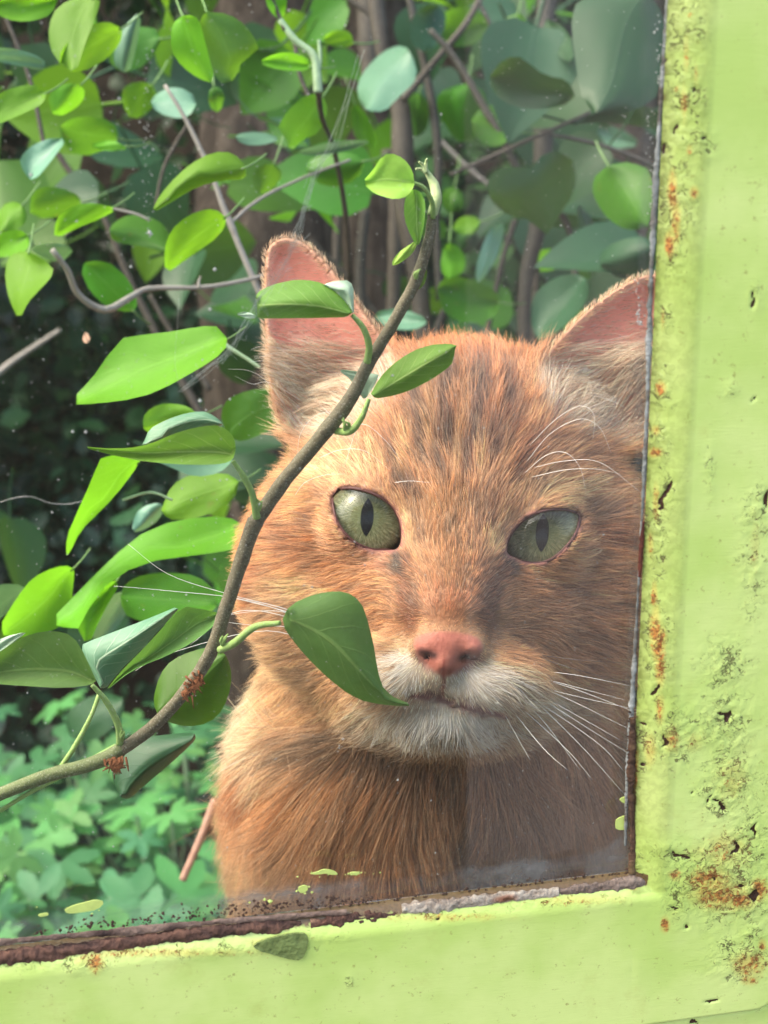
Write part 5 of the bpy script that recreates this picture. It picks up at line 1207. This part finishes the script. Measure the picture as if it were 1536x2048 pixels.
LEAVES_R = [
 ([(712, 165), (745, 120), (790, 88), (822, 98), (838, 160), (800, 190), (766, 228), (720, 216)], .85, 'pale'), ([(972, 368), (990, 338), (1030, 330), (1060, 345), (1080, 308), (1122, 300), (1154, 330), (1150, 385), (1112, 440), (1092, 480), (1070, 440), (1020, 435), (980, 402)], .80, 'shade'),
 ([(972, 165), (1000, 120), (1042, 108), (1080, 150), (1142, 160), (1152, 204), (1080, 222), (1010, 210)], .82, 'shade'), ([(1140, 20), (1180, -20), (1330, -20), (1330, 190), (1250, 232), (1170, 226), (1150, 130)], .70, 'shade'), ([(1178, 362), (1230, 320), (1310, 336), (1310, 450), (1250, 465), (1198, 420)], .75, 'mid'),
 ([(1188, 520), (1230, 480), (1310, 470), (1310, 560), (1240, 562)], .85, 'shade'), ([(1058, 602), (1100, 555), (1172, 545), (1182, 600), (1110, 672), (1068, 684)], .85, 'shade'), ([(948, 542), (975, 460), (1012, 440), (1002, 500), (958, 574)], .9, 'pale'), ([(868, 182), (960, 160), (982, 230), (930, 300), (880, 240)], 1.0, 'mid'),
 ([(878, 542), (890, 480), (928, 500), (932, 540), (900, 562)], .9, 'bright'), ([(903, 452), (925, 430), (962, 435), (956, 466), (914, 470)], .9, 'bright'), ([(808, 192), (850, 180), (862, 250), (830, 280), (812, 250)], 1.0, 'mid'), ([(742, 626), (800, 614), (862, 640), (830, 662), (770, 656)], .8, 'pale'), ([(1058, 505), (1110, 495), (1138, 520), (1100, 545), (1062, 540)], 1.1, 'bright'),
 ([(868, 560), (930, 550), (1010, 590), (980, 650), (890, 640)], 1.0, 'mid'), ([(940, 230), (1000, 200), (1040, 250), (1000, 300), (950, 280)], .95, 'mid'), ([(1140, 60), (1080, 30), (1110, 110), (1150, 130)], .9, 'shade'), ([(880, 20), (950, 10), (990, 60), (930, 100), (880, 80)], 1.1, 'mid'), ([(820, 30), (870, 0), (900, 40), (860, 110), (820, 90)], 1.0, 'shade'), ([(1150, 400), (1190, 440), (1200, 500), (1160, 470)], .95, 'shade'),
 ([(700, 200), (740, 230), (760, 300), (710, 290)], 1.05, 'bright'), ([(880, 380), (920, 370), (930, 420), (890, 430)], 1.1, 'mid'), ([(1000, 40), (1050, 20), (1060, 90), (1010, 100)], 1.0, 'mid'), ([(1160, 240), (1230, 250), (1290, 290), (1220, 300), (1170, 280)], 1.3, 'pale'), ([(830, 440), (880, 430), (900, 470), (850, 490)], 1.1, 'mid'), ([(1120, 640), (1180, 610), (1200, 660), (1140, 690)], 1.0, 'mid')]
for o_, d, m_ in LEAVES_L: leaf_px(o_, d, m_, lil, fold=rng.uniform(-.008, .009), bend=rng.uniform(-.025, .025), nt=12, nw=6, smooth_n=1, stalk=(m_ in ('bright', 'mid')), tilt=rng.uniform(-.02, .02), roll=rng.uniform(-.012, .012))
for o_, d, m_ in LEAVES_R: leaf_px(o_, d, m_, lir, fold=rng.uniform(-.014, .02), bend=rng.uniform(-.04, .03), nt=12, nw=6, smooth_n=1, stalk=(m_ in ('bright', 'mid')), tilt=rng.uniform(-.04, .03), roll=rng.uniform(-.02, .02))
# more leaves deeper in both bushes, each its own; shared mesh data
def ovate(nt=8, nw=4, lobes=False):
    t = np.linspace(0, 1, nt); w = .98 * np.maximum(t, .02) ** .42 * (1 - t); w[-1] = 0
    s = np.linspace(-1, 1, nw + 1); T_, S_ = np.meshgrid(t, s, indexing='ij')
    v = np.stack([S_ * w[:, None] * 1.0, T_, .14 * np.abs(S_) * w[:, None] * 2 - .22 * (T_ - .2) ** 2], -1)
    V_ = v.reshape(-1, 3); F_ = grid_faces(nt, nw + 1); UV_ = np.stack([(S_.ravel() + 1) / 2, T_.ravel()], 1); k = len(V_)
    V_ = np.vstack([V_, [(-.018, 0, 0), (.018, 0, 0), (.018, -.3, .07), (-.018, -.3, .07), (.018, -.55, .2), (-.018, -.55, .2), (0, 0, -.02), (0, -.3, .05), (0, -.55, .18)]])
    F_ = np.vstack([F_, [(k, k + 1, k + 2, k + 3), (k + 3, k + 2, k + 4, k + 5), (k, k + 3, k + 7, k + 6), (k + 3, k + 5, k + 8, k + 7), (k + 6, k + 7, k + 2, k + 1), (k + 7, k + 8, k + 4, k + 2)]])
    return V_, F_, np.vstack([UV_, np.full((9, 2), .5)])
def palmate():
    pts = [(0, 0)]; n = 5
    for k in range(n):
        a = math.radians(-118 + 236 * k / (n - 1))
        for da, r in ((-27, .42), (-21, .68), (-13, .74), (-8, .90), (0, 1.0), (8, .88), (13, .76), (21, .66), (27, .42)):
            pts.append((math.sin(a + math.radians(da)) * r, math.cos(a + math.radians(da)) * r))
    v = np.array([(x, y, -.12 * (x * x + y * y)) for x, y in pts]); f = [(0, i + 1, i) for i in range(1, len(pts) - 1)]
    return v, f, np.stack([v[:, 0] * .5 + .5, v[:, 1] * .5 + .5], 1)
def proto(fn, mat):
    v, f, uvq = fn(); me_ = bpy.data.meshes.new('leaf'); me_.from_pydata(v.tolist(), [], [tuple(int(i) for i in a) for a in f]); me_.materials.append(mat)
    me_.polygons.foreach_set('use_smooth', [True] * len(me_.polygons)); l = me_.uv_layers.new(name='UVMap'); idx = np.empty(len(me_.loops), int); me_.loops.foreach_get('vertex_index', idx); l.data.foreach_set('uv', uvq.astype(np.float32)[idx].ravel()); me_.update()
    return me_
PL = {k: proto(ovate, LM[k]) for k in ('bright', 'mid', 'dark', 'pale', 'shade')}
def put(me_, par, loc, size, fwdv, nrm, name='leaf'):
    y = Vector(fwdv).normalized(); z = Vector(nrm); z = (z - y * z.dot(y)).normalized(); x = y.cross(z)
    M_ = Matrix((x, y, z)).transposed().to_4x4(); M_ = Matrix.Translation(loc) @ M_ @ Matrix.Diagonal((size, size, size, 1))
    o = bpy.data.objects.new(name, me_); C.objects.link(o); o.parent = par; o.matrix_parent_inverse = Matrix.Translation(-par.location); o.matrix_basis = M_
    return o
camv = Vector(tuple(R[:, 1]))
def scatter(par, n, xr, yr, dr, kinds, size, down=.6, face=.6):
    for _ in range(n):
        px, py, d = rng.uniform(*xr), rng.uniform(*yr), rng.uniform(*dr)
        f = Vector((rng.normal(), rng.normal() * .6, -down + rng.normal() * .5)); nr = -camv * face + Vector((rng.normal() * .5, rng.normal() * .5, .55 + rng.normal() * .4))
        put(PL[kinds[rng.integers(len(kinds))]], par, P(px, py, d), size * rng.uniform(.7, 1.25), f, nr)
scatter(lil, 34, (-80, 560), (-60, 520), (.85, 1.3), ['mid', 'dark', 'bright', 'dark', 'dark'], .058)
scatter(lil, 16, (520, 760), (-60, 420), (.9, 1.3), ['mid', 'mid', 'bright', 'dark', 'dark'], .058)
scatter(lil, 9, (-60, 480), (1000, 1300), (.8, 1.2), ['mid', 'dark', 'dark', 'dark'], .050)
scatter(lir, 40, (720, 1400), (-60, 640), (1.2, 1.8), ['mid', 'shade', 'dark', 'bright', 'shade'], .06)
scatter(lir, 18, (1000, 1420), (-60, 620), (.9, 1.2), ['shade', 'shade', 'dark'], .075)
scatter(lil, 18, (370, 580), (520, 1180), (1.0, 1.4), ['mid', 'dark', 'shade', 'dark'], .06)
# trunks standing further back
def trunk(name, pts, rad, d, mat, label):
    a = [P(x, y, d) for x, y in pts]; foot = a[-1].copy(); base_ = Vector((foot.x, foot.y + .05, 0.0))
    path = catmull([tuple(q) for q in a] + [tuple(base_)], 60); rr = np.interp(np.linspace(0, 1, 60), np.linspace(0, 1, len(rad)), rad)
    o = empty('tree', tuple(base_)); tube('trunk', path, rr, mat, o, 28, .16, 7); tag(o, label, 'tree'); return o
M_ = Mat('tree_bark'); p = M_.obj(); stv = M_.n('VectorMath', {0: p, 1: (60.0, 60.0, 12.0)}, operation='MULTIPLY').outputs[0]; n = M_.noise(1.0, 6, stv, .7, .5)
MTREE = M_.done(M_.pbr(M_.ramp(n, [(.3, (.016, .012, .010, 1)), (.5, (.065, .048, .036, 1)), (.7, (.14, .11, .085, 1))]), .9, .2, M_.bump(n, 1, .03)))
t1 = trunk('t', [(560, -260), (545, 0), (528, 200), (520, 420), (540, 700)], [.07, .068, .066, .07, .075, .08], 1.55, MTREE, 'thick rough barked tree trunk behind the leaves above the cat\'s left-hand ear')
t2 = trunk('t', [(1300, -260), (1285, 60), (1270, 300), (1262, 600)], [.055, .05, .05, .055, .06], 2.0, MTREE, 'brown tree trunk at the right beside the green frame')
t3 = trunk('t', [(760, -260), (750, 60), (740, 300), (750, 600)], [.05, .045, .045, .05, .05], 2.2, MTREE, 'slender trunk behind the middle stems')
for o_, pts in ((t1, [((545, 40, 1.55), (450, -80, 1.5), (330, -200, 1.45))]), (t2, [((1285, 60, 2.0), (1180, -60, 1.9), (1100, -200, 1.9))]), (t3, [((750, 60, 2.2), (820, -60, 2.2), (880, -200, 2.2))])):
    for q in pts: px_tube('limb', q, [16, 12, 8], MTREE, o_, 16, 8)
# lobed leaves of the plants low on the left
MG = {'a': leaf_mat('geranium_leaf', (.06, .20, .08, 1), (.07, .2, .09, 1), (.16, .38, .2, 1), .35, .5, .2), 'b': leaf_mat('geranium_leaf_light', (.12, .33, .10, 1), (.11, .3, .12, 1), (.2, .46, .2, 1), .4, .5, .2)}
PG = {k: proto(palmate, v) for k, v in MG.items()}
ger = empty('geranium_plant', tuple(P(180, 1650, 1.35)[:2]) + (0.0,)); tag(ger, 'low clump of pale green lobed leaves at the lower left behind the ivy stem', 'plant')
for _ in range(150):
    px, py = rng.uniform(-120, 480), rng.uniform(1400, 1880); d = 1.55 - (py - 1400) / 480 * .45 + rng.uniform(-.1, .1)
    if rng.random() < .25 and py < 1500: continue
    q = P(px, py, d); put(PG['b' if rng.random() < .4 else 'a'], ger, q, rng.uniform(.014, .040), Vector((rng.normal(), -.6 + rng.normal() * .4, rng.normal() * .3)), Vector((rng.normal() * .35, -.35 + rng.normal() * .3, 1.0)))
    if rng.random() < .4: tube('stalk', [tuple(q), tuple(q + Vector((0, .03, -.08))), (q.x + rng.normal() * .03, q.y + .08, max(.02, q.z - .25))], [.0012, .0015, .002], MTWG, ger, 5)
# undergrowth: countless small leaves over the ground and up the far bank
def leafmass(name, n, fn, size, mat, lab=None):
    pos = fn(n); n = len(pos)
    bv = np.array([(-.0, 0, 0), (.34, .28, .05), (.30, .62, .04), (0, 1, -.1), (-.30, .62, .04), (-.34, .28, .05)]); bf = np.array([(0, 1, 2, 3), (0, 3, 4, 5)])
    f = rng.normal(size=(n, 3)); f[:, 2] -= .4; f /= np.linalg.norm(f, axis=1)[:, None]
    z = rng.normal(size=(n, 3)) * .6 + np.array([0, -.45, .8]); z -= (z * f).sum(1)[:, None] * f; z /= np.linalg.norm(z, axis=1)[:, None]; x = np.cross(f, z)
    s = size * rng.uniform(.6, 1.4, n)
    v = pos[:, None] + s[:, None, None] * (bv[None, :, 0, None] * x[:, None] + bv[None, :, 1, None] * f[:, None] + bv[None, :, 2, None] * z[:, None])
    fa_ = (bf[None] + 6 * np.arange(n)[:, None, None]).reshape(-1, 4)
    me_ = bpy.data.meshes.new(name); me_.vertices.add(n * 6); me_.vertices.foreach_set('co', v.astype(np.float32).ravel())
    me_.loops.add(n * 8); me_.loops.foreach_set('vertex_index', fa_.astype(np.int32).ravel()); me_.polygons.add(n * 2); me_.polygons.foreach_set('loop_start', np.arange(0, n * 8, 4, dtype=np.int32)); me_.polygons.foreach_set('loop_total', np.full(n * 2, 4, np.int32)); me_.update(); me_.validate()
    me_.materials.append(mat); o = link(name, me_)
    tone = np.repeat(np.clip(.5 + .9 * fbm(pos, .5, 61) + .25 * rng.standard_normal(n), 0, 1), 6); setattr_(o, 'tone', tone)
    tag(o, kind='stuff'); return o
def mass_mat(name, a, b, c_):
    M_ = Mat(name); t_ = M_.attr('tone'); c = M_.ramp(t_, [(0, a), (.55, b), (1, c_)])
    pb = M_.pbr(c, .42, .5); tr_ = M_.n('BsdfTranslucent', {0: c}).outputs[0]
    return M_.done(M_.n('MixShader', {0: .35, 1: pb, 2: tr_}).outputs[0])
MM1 = mass_mat('undergrowth_leaf', (.010, .030, .016, 1), (.03, .085, .04, 1), (.07, .19, .08, 1))
MM2 = mass_mat('bank_leaf', (.012, .036, .018, 1), (.035, .11, .04, 1), (.13, .32, .08, 1))
def low(n):
    x = rng.uniform(-2.6, 2.4, n); y = rng.uniform(.75, 4.5, n) ; h = .10 + .22 * (fbm(np.stack([x, y, 0 * x], 1), .6, 71) + .6) + .10 * (y - .7)
    z = h * rng.random(n) ** .5
    k = fbm(np.stack([x, y, z * 2], 1), .35, 75) > -.12
    return np.stack([x, y, z], 1)[k]
u1 = leafmass('undergrowth', 70000, low, .045, MM1); tag(u1, 'dark green ivy and low weeds covering the ground behind the cat', 'undergrowth')
def bank(n):
    x = rng.uniform(-3.4, 3.2, n); z = rng.uniform(.0, 3.2, n); y = 2.6 + 1.8 * rng.random(n) + .5 * fbm(np.stack([x, z, 0 * x], 1), .7, 81)
    k = fbm(np.stack([x, y, z], 1), .55, 85) > -.10 - .12 * (y > 3.6)
    return np.stack([x, y, z], 1)[k]
u2 = leafmass('hedge', 80000, bank, .06, MM2); tag(u2, 'far dense wall of mixed green foliage closing the garden', 'hedge')
def canopy(n):  # out of view; leaf cover thickened to darken the background
    x = rng.uniform(-3, 3, n); y = rng.uniform(1.5, 5.0, n); z = rng.uniform(2.2, 3.4, n) - .2 * (y > 2.5)
    k = fbm(np.stack([x, y, z], 1), .6, 95) > .02
    return np.stack([x, y, z], 1)[k]
u3 = leafmass('shade_canopy', 34000, canopy, .09, MM2); tag(u3, 'unseen leafy crowns thickened above the garden to shade the background', 'foliage')
# solid dark bank of earth behind the far foliage
bk = mesh('hillside', [(-12, 4.6, -.1), (12, 4.6, -.1), (12, 7.5, 4.6), (-12, 7.5, 4.6), (-12, 14, 4.8), (12, 14, 4.8)], [(0, 1, 2, 3), (3, 2, 5, 4)], MSOIL, smooth=False); tag(bk, kind='structure')
